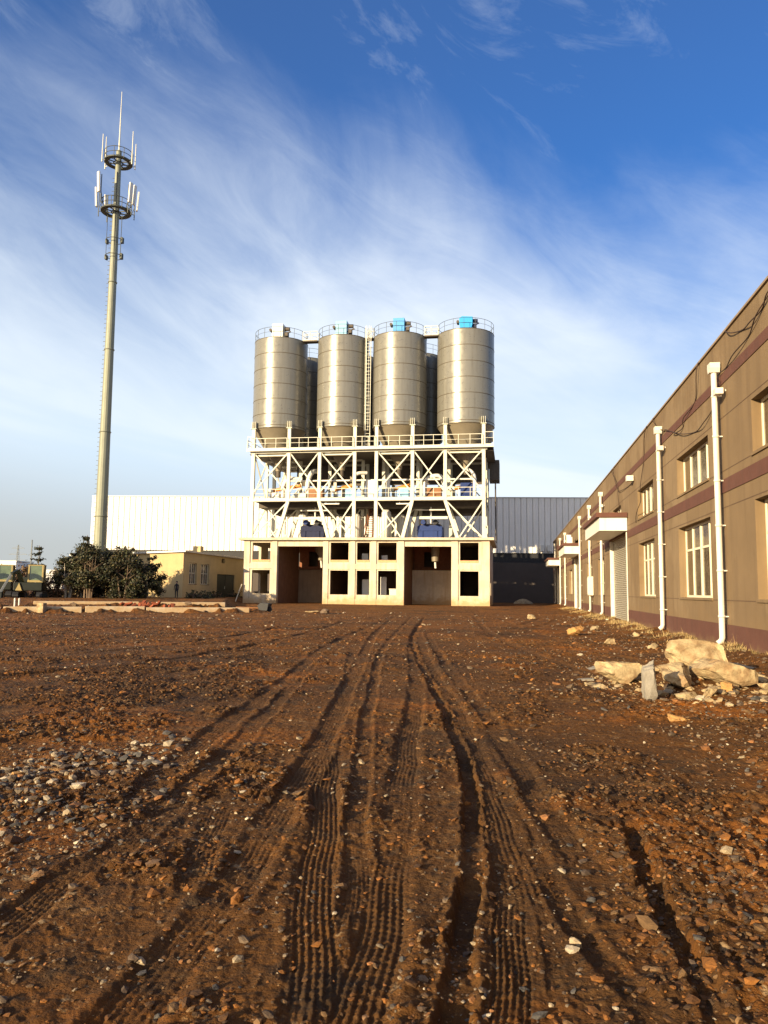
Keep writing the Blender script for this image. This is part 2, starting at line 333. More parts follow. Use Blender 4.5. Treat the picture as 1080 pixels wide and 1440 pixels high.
def gr_(v, lo, hi, a=0., c=1.):
    q = n.new('ShaderNodeMapRange'); l.new(v, q.inputs[0]); q.inputs[1].default_value = lo; q.inputs[2].default_value = hi; q.inputs[3].default_value = a; q.inputs[4].default_value = c; return q.outputs[0]
def gmix(fc, a, c, bt='MIX'):
    x = n.new('ShaderNodeMix'); x.data_type = 'RGBA'; x.blend_type = bt
    for i, v in ((0, fc), (6, a), (7, c)):
        if isinstance(v, (float, int)): x.inputs[i].default_value = v
        elif isinstance(v, tuple): x.inputs[i].default_value = v+(1,)
        else: l.new(v, x.inputs[i])
    return x.outputs[2]
SOIL = (.158, .063, .011); DARK = (.044, .022, .008); ORNG = (.36, .115, .011); PALE = (.30, .17, .065)
c0 = gmix(gr_(gn(.22), .38, .62), SOIL, DARK)
c0 = gmix(gr_(gn(.35, loc=(31, 7, 0)), .54, .70, 0, .75), c0, ORNG)
far = n.new('ShaderNodeSeparateXYZ'); l.new(tcg.outputs['Object'], far.inputs[0]); fm = n.new('ShaderNodeMath'); fm.operation = 'MULTIPLY'; l.new(gr_(far.outputs[1], 8, 40, .0, .55), fm.inputs[0]); l.new(gr_(gn(.5, loc=(55, 2, 0)), .35, .6), fm.inputs[1])
c0 = gmix(fm.outputs[0], c0, (.32, .112, .015))      # redder clay spread over the far half of the yard
c0 = gmix(gr_(gn(1.7, loc=(3, 70, 0)), .56, .72, 0, .5), c0, PALE)
c0 = gmix(gr_(gn(9, loc=(3, 7, 0)), .42, .70, 0, .55), c0, DARK)
c0 = gmix(gr_(gn(28, 3, loc=(9, 7, 0)), .62, .70, 0, .8), c0, PALE)
c0 = gmix(gr_(gn(6.5, 3, loc=(19, 7, 0)), .66, .71, 0, .7), c0, (.36, .25, .13))
c0 = gmix(gr_(gn(2.6, 5, loc=(1, 47, 0)), .56, .66, 0, .8), c0, (.040, .026, .014))
at = n.new('ShaderNodeAttribute'); at.attribute_name = 'tone'; sx = n.new('ShaderNodeSeparateColor'); l.new(at.outputs['Color'], sx.inputs[0])
pk = n.new('ShaderNodeMath'); pk.operation = 'MULTIPLY'; l.new(sx.outputs[0], pk.inputs[0]); pk.inputs[1].default_value = .55
c0 = gmix(pk.outputs[0], c0, (.098, .049, .016))
l.new(c0, b.inputs['Base Color'])
bp = n.new('ShaderNodeBump'); bp.inputs['Strength'].default_value = .9; bp.inputs['Distance'].default_value = .02; l.new(gn(34, 6, .7), bp.inputs['Height'])
bp2 = n.new('ShaderNodeBump'); bp2.inputs['Strength'].default_value = .8; bp2.inputs['Distance'].default_value = .12; l.new(gn(3.5, 5, .65), bp2.inputs['Height']); l.new(bp2.outputs[0], bp.inputs['Normal'])
l.new(bp.outputs[0], b.inputs['Normal'])
g = npmesh('ground', np.stack([GX, GY, gh], -1).reshape(-1, 3), F, GM, True, gcol); setp(g, kind='structure')
def gz(x, y): return float(ground(np.array([x]), np.array([y]), False)[0][0])

# ------------------------------------------------------------------ materials
M_tan = mat('tan_render', (.185, .125, .064), .9, var=.10, scale=1.2, bump=.35, bscale=40, streak=.5, streak_col=(.12, .078, .04), splash=(1.2, (.20, .125, .055)), col2=(.215, .15, .08), c2scale=.25, c2lo=.5, c2hi=.54)
M_band = mat('maroon_band_paint', (.110, .045, .030), .85, var=.12, scale=2, bump=.15, streak=.4, streak_col=(.07, .035, .025), splash=(.42, (.19, .12, .055)))
M_groove = mat('dark_joint', (.10, .06, .035), .9)
M_white = mat('white_upvc', (.66, .63, .54), .45, var=.10, scale=3, streak=.55, streak_col=(.38, .31, .20))
M_frame = mat('cream_frame', (.74, .68, .50), .4, var=.08, scale=5)
M_glass = mat('dusty_glass', (0.080, 0.060, 0.036), .12, var=.5, scale=2.5, spec=.7, streak=.5, streak_col=(.22, .16, .09))
M_shut = mat('roller_shutter_metal', (0.400, 0.368, 0.288), .45, metal=.3, var=.08, scale=2)
M_conc = mat('fresh_concrete', (0.568, 0.499, 0.370), .9, var=.12, scale=1.0, bump=.4, bscale=24, streak=.6, streak_col=(.40, .29, .18), splash=(1.2, (.42, .27, .12)), col2=(.47, .41, .31), c2scale=.5, c2lo=.5, c2hi=.57)
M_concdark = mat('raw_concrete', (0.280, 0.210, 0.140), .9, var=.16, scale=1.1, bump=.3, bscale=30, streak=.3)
M_brownwall = mat('shaded_inner_wall', (.17, .10, .06), .95, var=.2, scale=1.5, streak=.3)  # indoor shade is put into this dark brown of the inner walls
M_sill = mat('brick_sill', (.60, .34, .17), .9, var=.2, scale=6)
M_steel = mat('cream_steel', (.62, .60, .48), .5, var=.08, scale=1.5, streak=.2, streak_col=(.42, .36, .20))
M_silo = mat('silo_paint', (.195, .188, .160), .33, metal=.26, var=.03, scale=.35, streak=.45, streak_col=(.115, .10, .075))
M_seam = mat('weld_seam', (.12, .10, .07), .6, metal=.3)
M_silod = mat('hopper_paint', (.235, .20, .14), .5, metal=.15, var=.08, scale=1.2)
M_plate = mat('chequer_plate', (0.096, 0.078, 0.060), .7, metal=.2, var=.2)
M_blue = mat('sky_blue_paint', (.02, .30, .62), .4, var=.06); M_paleblue = mat('pale_blue_paint', (.22, .42, .56), .4, var=.06)
M_lightblue = mat('light_blue_paint', (.07, .30, .60), .4, var=.06); M_offw = mat('off_white_paint', (.70, .68, .61), .5, var=.08, scale=1.5, streak=.35, streak_col=(.42, .35, .24))
M_navy = mat('navy_machine_paint', (.008, .012, .045), .75, var=.3, scale=3); M_royal = mat('royal_blue_paint', (.008, .028, .13), .7, var=.2)
M_orange = mat('orange_paint', (.60, .22, .04), .5, var=.15); M_brown = mat('brown_panel', (0.240, 0.104, 0.036), .6, var=.2)
M_black = mat('black_rubber', (.02, .02, .022), .6, var=.2); M_rust = mat('rusty_primer', (0.238, 0.091, 0.042), .75, var=.3, scale=6)
M_cable = mat('cable_rubber', (.05, .03, .02), .7)
M_pole = mat('galvanised_pole', (.215, .225, .17), .55, metal=.25, var=.10, scale=.8, streak=.25, streak_col=(.22, .2, .13))
M_dsteel = mat('dark_platform_steel', (0.060, 0.066, 0.054), .6, metal=.3, var=.2)
M_roof = mat('grey_roof_sheet', (.45, .44, .42), .5, metal=.3)
M_yell = mat('yellow_render', (.50, .38, .19), .9, var=.10, scale=.8, bump=.2, streak=.2, streak_col=(.4, .25, .12))
M_bark = mat('bark', (.16, .11, .07), .9, var=.3, scale=8, bump=.4); M_palebark = mat('pale_bark', (.42, .36, .27), .9, var=.2, scale=8)
M_mach = mat('excavator_yellow', (.36, .28, .11), .5, var=.12); M_dgreen = mat('dark_green_paint', (.008, .012, .007), .6, var=.3)  # excavator colours darkened to carry the shade of the bushes
M_cab = mat('cab_glass', (.12, .16, .09), .15, var=.3, scale=2, spec=.7)
M_brick = mat('red_brick', (0.250, 0.065, 0.025), .85, var=.25, scale=10)
M_rock = mat('broken_concrete', (0.403, 0.310, 0.173), .92, var=.28, scale=6, bump=.8, bscale=22, col2=(.26, .17, .085), c2scale=4.5, c2lo=.44, c2hi=.62)
M_slate = mat('grey_slab', (0.240, 0.216, 0.176), .9, var=.25, scale=7, bump=.6, bscale=22)
M_orock = mat('ochre_rock', (0.413, 0.225, 0.075), .92, var=.25, scale=8, bump=.7, bscale=25)
M_pebble = mat('mixed_pebbles', (.4, .3, .2), .9, var=.3, scale=30, bump=.5, bscale=60, attr='tone')
M_leaf = mat('evergreen_leaf', (.04, .055, .018), .6, var=.3, scale=2, attr='tone')
M_grass = mat('dry_grass_blade', (.5, .36, .14), .8, var=.3, scale=3, attr='tone')
def corrugated():
    M = mat('white_cladding', (.80, .775, .72), .5, var=.04, scale=.4, streak=.12, streak_col=(.55, .52, .48)); return M
M_clad = corrugated()
M_far = mat('far_white_render', (.62, .62, .60), .9); M_fargrey = mat('far_steel', (0.180, 0.198, 0.204), .8)
M_cloth = mat('dark_clothing', (.025, .024, .028), .9); M_skin = mat('skin', (.45, .26, .17), .6); M_hair = mat('black_hair', (.012, .01, .009), .7)

# ------------------------------------------------------------------ long rendered building on the right
XW = 5.6
B = thing('factory_building', 'long tan two storey workshop with maroon bands running along the right side', 'building', (XW, 54, 0))
WIN = [(6.3, 10.4), (14.9, 19.0), (23.1, 27.4), (31.9, 35.8), (49.3, 52.5), (57.0, 60.0), (75.0, 78.6), (84.0, 87.2), (102.4, 105.4)]
SHUT = [(39.3, 46.0, 4.55), (65.4, 72.2, 4.7), (93.2, 99.6, 4.7)]
UPW = WIN+[(41.2, 44.6), (67.5, 70.8), (95, 98)]
LO = (1.50, 3.82); UP = (4.93, 6.2)
holes = [(a, c, *LO) for a, c in WIN]+[(a, c, *UP) for a, c in UPW]+[(a, c, -.2, z) for a, c, z in SHUT]
obj('wall', MB().wall(-4, 108, -.2, 8.5, holes, .32, (XW, 0, 0), (0, 1, 0), (1, 0, 0)), M_tan, B)
sh = MB(); sh.box(XW, 22, -4.3, -4.001, -.2, 8.5); sh.box(XW, 22, 108.001, 108.3, -.2, 8.5); sh.box(21.7, 22, -4, 108, -.2, 8.5)
obj('end_wall', sh, M_tan, B); obj('roof', MB().box(XW+.33, 21.69, -4, 108, 7.9, 8.1), M_roof, B)
obj('interior_floor', MB().box(XW+.33, 21.69, -4, 108, 4.3, 4.5), M_concdark, B)
obj('parapet_coping', MB().box(XW-.05, XW+.37, -4.35, 108.35, 8.502, 8.56), M_concdark, B)
def strips(z0, z1, proud, holes_, name, M):
    q = MB().wall(-4, 108, z0, z1, [h for h in holes_ if h[2] < z1 and h[3] > z0], proud, (XW-proud-.001, 0, 0), (0, 1, 0), (1, 0, 0)); obj(name, q, M, B)
strips(7.22, 7.50, .02, holes, 'maroon_band', M_band); strips(4.30, 4.66, .02, holes, 'maroon_band', M_band); strips(-.2, .82, .03, holes, 'plinth', M_band)
for z in (6.32, 4.88, 3.90, 1.44): strips(z, z+.022, .004, holes, 'wall_joint', M_groove)
def window(y0, y1, z0, z1, transom, parent, x=XW, s=1):
    d = x+s*.25; fr = MB(); t = .07
    def fb(a, c, e, f_, pr=0): fr.box(min(d-s*(.03+pr), d+s*.05), max(d-s*(.03+pr), d+s*.05), a, c, e, f_)
    fb(y0, y0+t, z0, z1); fb(y1-t, y1, z0, z1); fb(y0+t, y1-t, z0, z0+t); fb(y0+t, y1-t, z1-t, z1)
    wd = y1-y0; mids = [(.25, .05), (.5, .13), (.75, .05)]
    for q, tt in mids: fb(y0+wd*q-tt/2, y0+wd*q+tt/2, z0+t, z1-t, .012)
    if transom:
        qs = [0, .25, .5, .75, 1]
        for i in range(4): fb(y0+wd*qs[i]+(t if i == 0 else .07), y0+wd*qs[i+1]-(t if i == 3 else .07), transom, transom+.07)
    fo = obj('window', fr, M_frame, parent)
    obj('pane', MB().box(d-.004, d+.004, y0+.03, y1-.03, z0+.03, z1-.03), M_glass, fo)
    obj('sill', MB().box(*sorted((x-s*.04, x+s*.21)), y0-.05, y1+.05, z0-.07, z0-.002), M_tan, fo)
for a, c in WIN: window(a, c, *LO, LO[0]+1.52, B)
for a, c in UPW: window(a, c, *UP, None, B)
for i, (a, c, z) in enumerate(SHUT):
    sm = MB(); zz = .0
    V = []; k = 0
    while zz < z-.02:       # curved slats
        sm.prism([(XW+.20, zz), (XW+.165, zz+.02), (XW+.16, zz+.05), (XW+.175, zz+.085), (XW+.20, zz+.095)], a+.12, c-.12, 'y'); zz += .1
    sl_ = obj('shutter_door', sm, M_shut, B)
    obj('guide_rail', MB().box(XW-.02, XW+.19, a, a+.12, 0, z), M_white, sl_); obj('guide_rail', MB().box(XW-.02, XW+.19, c-.12, c, 0, z), M_white, sl_)
    obj('door_jamb', MB().box(XW-.06, XW-.022, a-.16, a-.001, 0, z+.1), M_white, sl_)
    # canopy over the door
    y0, y1 = a-.35, c+.35
    cp = obj('canopy', MB().box(XW-1.35, XW-.032, y0, y1, z+.12, z+.78), M_offw, B)
    obj('canopy_trim', MB().box(XW-1.50, XW-.03, y0-.14, y1+.14, z+.782, z+1.0), M_band, cp)
PIPES = [12.9, 21.55, 29.7, 48.9, 56.2, 64.2, 82.0, 90.2, 100.6]
for i, yy in enumerate(PIPES):
    p = MB(); x = XW-.17; bot = .36
    p.tube([(x, yy, 7.62), (x, yy, bot+.12), (x-.03, yy, bot+.03), (x-.12, yy, bot-.04)], .078, 14)
    dp_ = obj('downpipe', p, M_white, B)
    hd = MB().prism([(yy-.15, 7.84), (yy-.15, 7.7), (yy-.10, 7.58), (yy+.10, 7.58), (yy+.15, 7.7), (yy+.15, 7.84)], x-.13, x+.13, 'x'); obj('rain_head', hd, M_white, dp_)
    for z in (1.0, 2.2, 3.4, 4.6, 5.8, 6.9): obj('pipe_bracket', MB().lathe((x, yy), [(.079, z), (.092, z), (.092, z+.06), (.079, z+.06)], 14).box(x+.05, XW-.002, yy-.03, yy+.03, z+.015, z+.045), M_white, dp_)
    lm = MB().box(XW-.30, XW-.10, yy-.62, yy-.34, 6.86, 7.02); lm.bar((XW-.12, yy-.48, 6.94), (XW-.002, yy-.48, 6.98), .05); obj('wall_lamp', lm, M_white, B)
obj('wall_lamp', MB().box(XW-.34, XW-.04, 36.6, 36.95, 6.8, 7.05).bar((XW-.06, 36.8, 6.9), (XW-.002, 36.8, 6.9), .05), M_white, B)
# cables
CAB = [([(17.09,8.18),(17.79,8.02),(18.65,7.94),(19.93,8.16),(20.83,8.52)], 'dark cable sagging just under the roof edge at the right border of the photo'),
 ([(15,8.53),(17.09,8.23),(18.22,7.88),(19.37,7.66),(20.80,7.55),(21.4,7.5)], 'dark cable running down from the roof to the head of the nearest downpipe'),
 ([(21.39,7.33),(22.21,6.85),(23.49,6.52),(25.35,6.69),(27.51,7.18),(28.73,7.54),(29.5,7.6)], 'long dark cable looping between the two nearest white downpipes'),
 ([(23.69,8.52),(24.26,7.57),(25.80,7.25),(26.37,7.02),(27.6,7.1)], 'thin cable dropping from the roof edge into the looping cable'),
 ([(31.2,8.52),(30.46,8.0),(29.39,7.68)], 'short cable from the roof edge to the second downpipe head'),
 ([(32.71,8.52),(33.72,7.49),(34.48,6.06),(35.14,5.44),(36.24,4.82)], 'cable hanging down past the upper window beside the second downpipe'),
 ([(44.2,8.52),(42.22,7.45),(41.50,6.60),(41.87,5.6)], 'cable hanging from the roof onto the nearest canopy'),
 ([(43.23,8.52),(42.27,7.2),(40.62,6.85),(37.1,6.75)], 'cable stretched from the roof above the nearest canopy to the wall lamp')]
for P, lb in CAB:
    q = dense(P, 6); o = obj('cable', MB().tube([(XW-.06-.04*math.sin(i*.7), a, z) for i, (a, z) in enumerate(q)], .016, 6), M_cable); setp(o, lb, 'cable', 'loose cables on the long workshop wall')
# air conditioner outdoor units, meter box
def ac(loc, lb):
    t = thing('air_conditioner', lb, 'air conditioner', loc, 'air conditioners on the workshop canopies'); x, y_, z = loc
    bevel(obj('casing', MB().box(x-.18, x+.2, y_-.45, y_+.45, z, z+.75), M_offw, t), .02)
    fan = MB()
    for rr in (.30, .22, .14, .06): fan.tube([(x-.19, y_+rr*math.cos(k*math.pi/12), z+.38+rr*math.sin(k*math.pi/12)) for k in range(25)], .008, 4, False)
    obj('fan_grille', fan, M_plate, t); obj('bracket', MB().box(x-.15, x+.15, y_-.4, y_-.34, z-.06, z-.002).box(x-.15, x+.15, y_+.34, y_+.4, z-.06, z-.002), M_dsteel, t)
ac((4.75, 67.2, 5.76), 'white outdoor air conditioner standing on the middle canopy of the long workshop')
ac((5.05, 69.8, 5.76), 'white outdoor air conditioner further back on the middle canopy, nearly touching the wall')
t = thing('meter_box', 'small cream electric meter box fixed on the wall low beside a downpipe', 'meter box', (5.4, 55.6, 1.4))
bevel(obj('box', MB().box(5.22, 5.56, 55.2, 55.95, 1.45, 2.75), M_frame, t), .02); obj('door_panel', MB().box(5.2, 5.217, 55.27, 55.88, 1.55, 2.65), M_offw, t)
obj('conduit', MB().tube([(5.45, 55.6, 1.44), (5.45, 55.6, .3)], .03, 8), M_cable, t)

# ------------------------------------------------------------------ concrete base of the batching plant
X0, X1, Y0, Y1, ZT = -30.9, -2.45, 86.0, 101.0, 7.30
P_ = thing('concrete_base_building', 'two storey raw concrete base building with open bays under the silos', 'building', ((X0+X1)/2, Y0, 0))
U = (4.82, 7.05); Lw = (1.12, 3.86)
bays = [(-26.84, -21.44, -.3, 6.62), (-12.0, -6.7, -.3, 6.62)]
cols_ = [(-29.92, -27.75), (-20.57, -18.45), (-17.47, -16.0), (-15.0, -12.9), (-5.74, -3.68)]
fh = [(a, c, *U) for a, c in cols_]+[(a, c, *Lw) for a, c in cols_]+bays
obj('front_wall', MB().wall(X0, X1, -.3, ZT, fh, .4, (0, Y0, 0), (1, 0, 0), (0, 1, 0)), M_conc, P_)
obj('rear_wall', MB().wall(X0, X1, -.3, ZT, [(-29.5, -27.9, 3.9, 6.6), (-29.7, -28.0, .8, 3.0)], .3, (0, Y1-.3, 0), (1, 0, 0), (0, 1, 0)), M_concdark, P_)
obj('side_wall', MB().wall(Y0+.401, Y1-.301, -.3, ZT, [(88.0, 91.2, 4.5, 6.9), (88, 91.2, .9, 3.6), (94, 98, 4.5, 6.9), (94, 98, .9, 3.6)], .3, (X0, 0, 0), (0, 1, 0), (1, 0, 0)), M_conc, P_)
obj('side_wall', MB().wall(Y0+.401, Y1-.301, -.3, ZT, [(94, 96, 4.7, 6.4), (88.6, 90.6, 1.2, 3.3)], .3, (X1-.3, 0, 0), (0, 1, 0), (1, 0, 0)), M_conc, P_)
for x in (-27.25, -21.3, -12.35, -6.6):
    obj('inner_wall', MB().wall(Y0+.401, Y1-.301, -.3, ZT-.01, [(89, 91, .6, 3.2), (95, 97.5, 4.6, 6.5)] if x < -27 else [], .25, (x, 0, 0), (0, 1, 0), (1, 0, 0)), M_conc if x < -27 else M_brownwall, P_)  # the sunlit wall stays pale, the others take the darkened colour
for a, c in ((-26.99, -21.31), (-12.09, -6.61)):
    obj('bay_back_wall', MB().wall(a, c, -.3, 4.15, [], .25, (0, 95.4 if a < -20 else 93.8, 0), (1, 0, 0), (0, 1, 0)), M_concdark if a < -20 else M_conc, P_)  # darker concrete holds the shade of the left bay, pale for the lit one
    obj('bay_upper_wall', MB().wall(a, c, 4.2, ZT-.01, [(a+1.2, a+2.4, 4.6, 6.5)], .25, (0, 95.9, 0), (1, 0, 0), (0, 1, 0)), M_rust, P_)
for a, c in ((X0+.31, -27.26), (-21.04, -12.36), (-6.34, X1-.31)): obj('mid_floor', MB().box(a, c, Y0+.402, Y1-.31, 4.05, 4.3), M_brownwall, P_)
obj('bay_shade_lining', MB().box(-26.998, -26.93, Y0+.405, 95.38, -.3, ZT-.02), M_brownwall, P_)  # brown sheet added to darken the shaded face of the pale inner wall
# piers standing slightly proud, mid beam, sills
for a, c in ((-30.9, -30.2), (-27.5, -26.9), (-21.4, -20.8), (-18.25, -17.65), (-15.85, -15.2), (-12.7, -12.03), (-6.68, -5.95), (-3.35, -2.45)):
    obj('pier', MB().box(a, c, Y0-.12, Y0-.002, -.3, ZT), M_conc, P_)
for a, c in ((-30.199, -27.501), (-20.799, -18.251), (-17.649, -15.851), (-15.199, -12.701), (-5.949, -3.351)):
    obj('sill_beam', MB().box(a, c, Y0-.10, Y0-.002, 4.02, 4.62), M_conc, P_); obj('plinth_course', MB().box(a, c, Y0-.08, Y0-.002, -.3, .62), M_conc, P_)
for a, c in cols_: obj('brick_sill', MB().box(a+.01, c-.01, Y0-.05, Y0+.38, U[0]-.05 if False else U[0]+.001, U[0]+.24), M_sill, P_)
sb = obj('slab', MB().box(-31.45, -1.95, Y0-.55, Y1+.3, ZT+.002, ZT+.30), M_conc, P_); bevel(sb, .03)
# things seen through the openings
for i, (x, y_, z, w_, h_, lb) in enumerate([(-16.9, 88, 4.302, .75, 1.6, 'pale panel leaning inside the narrow upper opening of the concrete base'), (-16.8, 88, .3, .8, 2.6, 'pale panel standing inside the narrow lower opening of the concrete base'),
      (-14.6, 88, 4.302, .7, 1.4, 'pale board inside the upper opening right of the narrow one'), (-14.7, 88, .3, .7, 2.9, 'tall pale board inside the lower opening right of the narrow one')]):
    o = bevel(obj('board', MB().box(x-w_/2, x+w_/2, y_, y_+.06, z, z+h_), M_offw), .01); setp(o, lb, 'board')
o = bevel(obj('crate', MB().box(-13.9, -12.9, 87.4, 88.3, .3, 1.75).box(-13.95, -12.85, 87.35, 88.35, 1.752, 1.85), M_frame), .02); setp(o, 'pale crate with a lid inside the lower opening left of the right bay', 'crate')
t = thing('discharge_chute', 'pale discharge chute hanging from the ceiling of the right open bay', 'chute', (-9.0, 90, 4.6))
obj('chute', MB().lathe((-8.9, 90), [(.5, ZT-.02), (.5, 6.2), (.42, 5.4), (.40, 5.1)], 20), M_silod, t); obj('spout', MB().tube([(-8.9, 90, 5.0), (-8.85, 90, 4.3)], .12, 10), M_offw, t)
t = thing('discharge_chute', 'shaded discharge chute hanging from the ceiling of the left open bay', 'chute', (-22.8, 90.5, 4.6))
obj('chute', MB().lathe((-22.8, 90.5), [(.8, ZT-.02), (.75, 6.4), (.35, 5.7), (.33, 5.2)], 20), M_silod, t); obj('spout', MB().tube([(-22.8, 90.5, 5.2), (-22.7, 90.5, 4.3)], .12, 10), M_offw, t)
o = obj('plank', MB().bar((-31.6, 85.2, .0), (-30.98, 85.6, 2.2), .3, .05), M_frame); setp(o, 'pale plank leaning on the left corner of the concrete base', 'plank')

# ------------------------------------------------------------------ steel frame
Z0, Z1, Z2, Z3 = ZT+.30, 12.15, 17.95, 20.6
G = thing('steel_frame', 'cream steel support frame with cross braces between concrete base and silos', 'steel frame', (-16.6, 86.4, Z0))
CX = [-30.25, -25.88, -22.15, -17.97, -15.4, -11.2, -7.45, -3.1]; RY = [86.4, 91.6, 94.6, 99.4]
slant = {1: -27.1, 2: -20.95, 5: -12.3, 6: -6.05}
for j, yy in enumerate(RY):
    for i, x in enumerate(CX):
        bx_ = slant.get(i, x) if j in (0, 1) else x
        obj('column', MB().ibar((bx_, yy, Z0), (x, yy, Z1-.25), .38, .36), M_steel, G)
        obj('column', MB().ibar((x, yy, Z1+.001), (x, yy, Z3), .38, .36), M_steel, G)
        obj('base_plate', MB().box(bx_-.32, bx_+.32, yy-.32, yy+.32, Z0+.001, Z0+.05), M_steel, G)
        br = MB().box(x-.34, x+.34, yy-.30, yy+.30, Z3+.001, Z3+.06)
        for q in (-.2, 0, .2): br.box(x+q-.02, x+q+.02, yy-.26, yy+.26, Z3+.062, Z3+.85)
        obj('silo_bracket', br, M_steel, G)
    if j < 2 or j == 3:
        obj('floor_beam', MB().box(CX[0]-.2, CX[-1]+.2, yy-.2, yy+.2, Z1-.25, Z1+.0), M_steel, G)
    obj('deck_beam', MB().box(CX[0]-.35, CX[-1]+.4, yy-.19, yy+.19, Z2-.32, Z2-.022), M_steel, G)
bays_ = list(zip(CX[:-1], CX[1:]))
def xbrace(p, q, r_, s_, off=.0, th=.14):
    obj('brace', MB().bar((p[0], p[1]-off, p[2]), (q[0], q[1]-off, q[2]), th, .1, (0, 1, 0)), M_steel, G); obj('brace', MB().bar((r_[0], r_[1]-off+.11, r_[2]), (s_[0], s_[1]-off+.11, s_[2]), th, .1, (0, 1, 0)), M_steel, G)
for j in (0, 1, 3):
    yy = RY[j]
    for i, (a, c) in enumerate(bays_):
        if i != 3 and j != 1: xbrace((a+.2, yy, Z1+.9), (c-.2, yy, Z2-.4), (a+.2, yy, Z2-.4), (c-.2, yy, Z1+.9), .12)
        if i in (0, 2, 4, 6) and j != 3:
            aa = slant.get(i, a)if j in (0,1) else a; cc = slant.get(i+1, c)
            xbrace((aa+.25, yy, Z0+.15), (c-.1 if True else c, yy, Z1-.4), (a+.2, yy, Z1-.4), (cc-.25, yy, Z0+.15), .12)
for i in (1, 5):  # cross beams over the mixers
    obj('tie_beam', MB().box(-25.1 if i == 1 else -10.35, -21.95 if i == 1 else -7.15, 86.25, 86.5, 9.75, 10.05), M_steel, G)
for i in (0, 7):    # ends
    x = CX[i]
    for a, c in ((86.4, 91.6), (94.6, 99.4)):
        obj('brace', MB().bar((x, a, Z1+.1), (x, c, Z2-.4), .14, .09), M_steel, G); obj('brace', MB().bar((x+.1, a, Z2-.4), (x+.1, c, Z1+.1), .14, .09), M_steel, G)
        obj('brace', MB().bar((x, a, Z0+.1), (x, c, Z1-.4), .14, .09), M_steel, G)
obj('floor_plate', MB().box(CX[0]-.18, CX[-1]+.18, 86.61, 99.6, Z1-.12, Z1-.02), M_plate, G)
for i, (a, c) in enumerate([(X0+.1, -30.2), (-26.0, -22.0), (-18.1, -15.3), (-11.3, -7.4), (-3.15, -2.0)]): obj('deck_plate', MB().box(a, c, 85.8, 100, Z2-.02, Z2+.0), M_plate, G)
obj('deck_plate', MB().box(X0+.1, -2.0, 85.8, 86.25, Z2+.002, Z2+.03), M_plate, G); obj('deck_edge', MB().box(X0, -1.95, 85.7, 85.79, Z2-.14, Z2+.12), M_steel, G)
for c_ in (-28.05, -20.1, -13.3, -5.27):
    for yc in (89.0, 97.0):
        q = MB()
        for a, b_ in ((-2.2, -2.2), (2.2, -2.2), (2.2, 2.2), (-2.2, 2.2)): pass
        obj('hopper_beam', MB().box(c_-2.1, c_+2.1, yc-2.35, yc-2.0, Z2-.6, Z2-.33), M_steel, G); obj('hopper_beam', MB().box(c_-2.1, c_+2.1, yc+2.0, yc+2.3, Z2-.6, Z2-.33), M_steel, G)
for x0_, x1_ in ((-27.4, -22.4), (-22.2, -18.2), (-18.0, -15.5), (-15.3, -11.3), (-11.1, -7.6), (-7.4, -3.4)):
    obj('shade_backing', MB().box(x0_, x1_, 95.2, 95.28, 14.9, Z2-.33), M_plate, G)  # dark sheets added to stand in for the deep shade below the deck
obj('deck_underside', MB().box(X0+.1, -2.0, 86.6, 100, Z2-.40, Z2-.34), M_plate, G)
obj('dark_underfloor', MB().box(CX[0]-.1, CX[-1]+.1, 89.0, 91.3, Z1-.7, Z1-.13), M_plate, G); obj('dark_underfloor', MB().box(CX[0]-.1, CX[-1]+.1, 95.0, 98.3, Z1-.9, Z1-.13), M_plate, G)  # solid blocks as deeper beams, coloured dark for the shade under the floor
def railing(x0, x1, y, z, n, parent, h=1.15, name='railing', M=None):
    q = MB()
    for k in range(n+1):
        x = x0+(x1-x0)*k/n; q.bar((x, y, z), (x, y, z+h), .055)
    q.bar((x0, y, z+h), (x1, y, z+h), .06); q.bar((x0, y, z+h*.55), (x1, y, z+h*.55), .04); q.bar((x0, y, z+.08), (x1, y, z+.08), .02, .14)
    return obj(name, q, M or M_steel, parent)
for a, c in bays_: railing(a+.2, c-.2, 85.95, Z2+.12, max(3, int((c-a)/1.1)), G, 1.3)
railing(X0+.05, -30.4, 85.8, Z2+.1, 1, G, 1.5); railing(-2.95, -2.0, 85.8, Z2+.1, 1, G, 1.5)
q = MB()
for k in range(9): q.bar((X0+.1, 85.9+k*1.7, Z2), (X0+.1, 85.9+k*1.7, Z2+1.2), .055)
q.bar((X0+.1, 85.9, Z2+1.2), (X0+.1, 99.5, Z2+1.2), .05); q.bar((X0+.1, 85.9, Z2+.65), (X0+.1, 99.5, Z2+.65), .04); obj('railing', q, M_steel, G)
for a, c in bays_: railing(a+.2, c-.2, 86.3, Z1+.0, 3, G, 1.2)
obj('cross_pipe', MB().tube([(-26.5, 88.5, 14.6), (-4, 88.5, 14.6)], .11, 10), M_offw, G)
for x, z in ((-20.8, 11.55), (-12.1, 11.5)):
    o = obj('tube_lamp', MB().box(x-1.0, x+1.0, 86.66, 86.86, z, z+.14).bar((x-.6, 86.76, z+.14), (x-.6, 86.76, Z1-.25), .04).bar((x+.6, 86.76, z+.14), (x+.6, 86.76, Z1-.25), .04), M_offw, G)
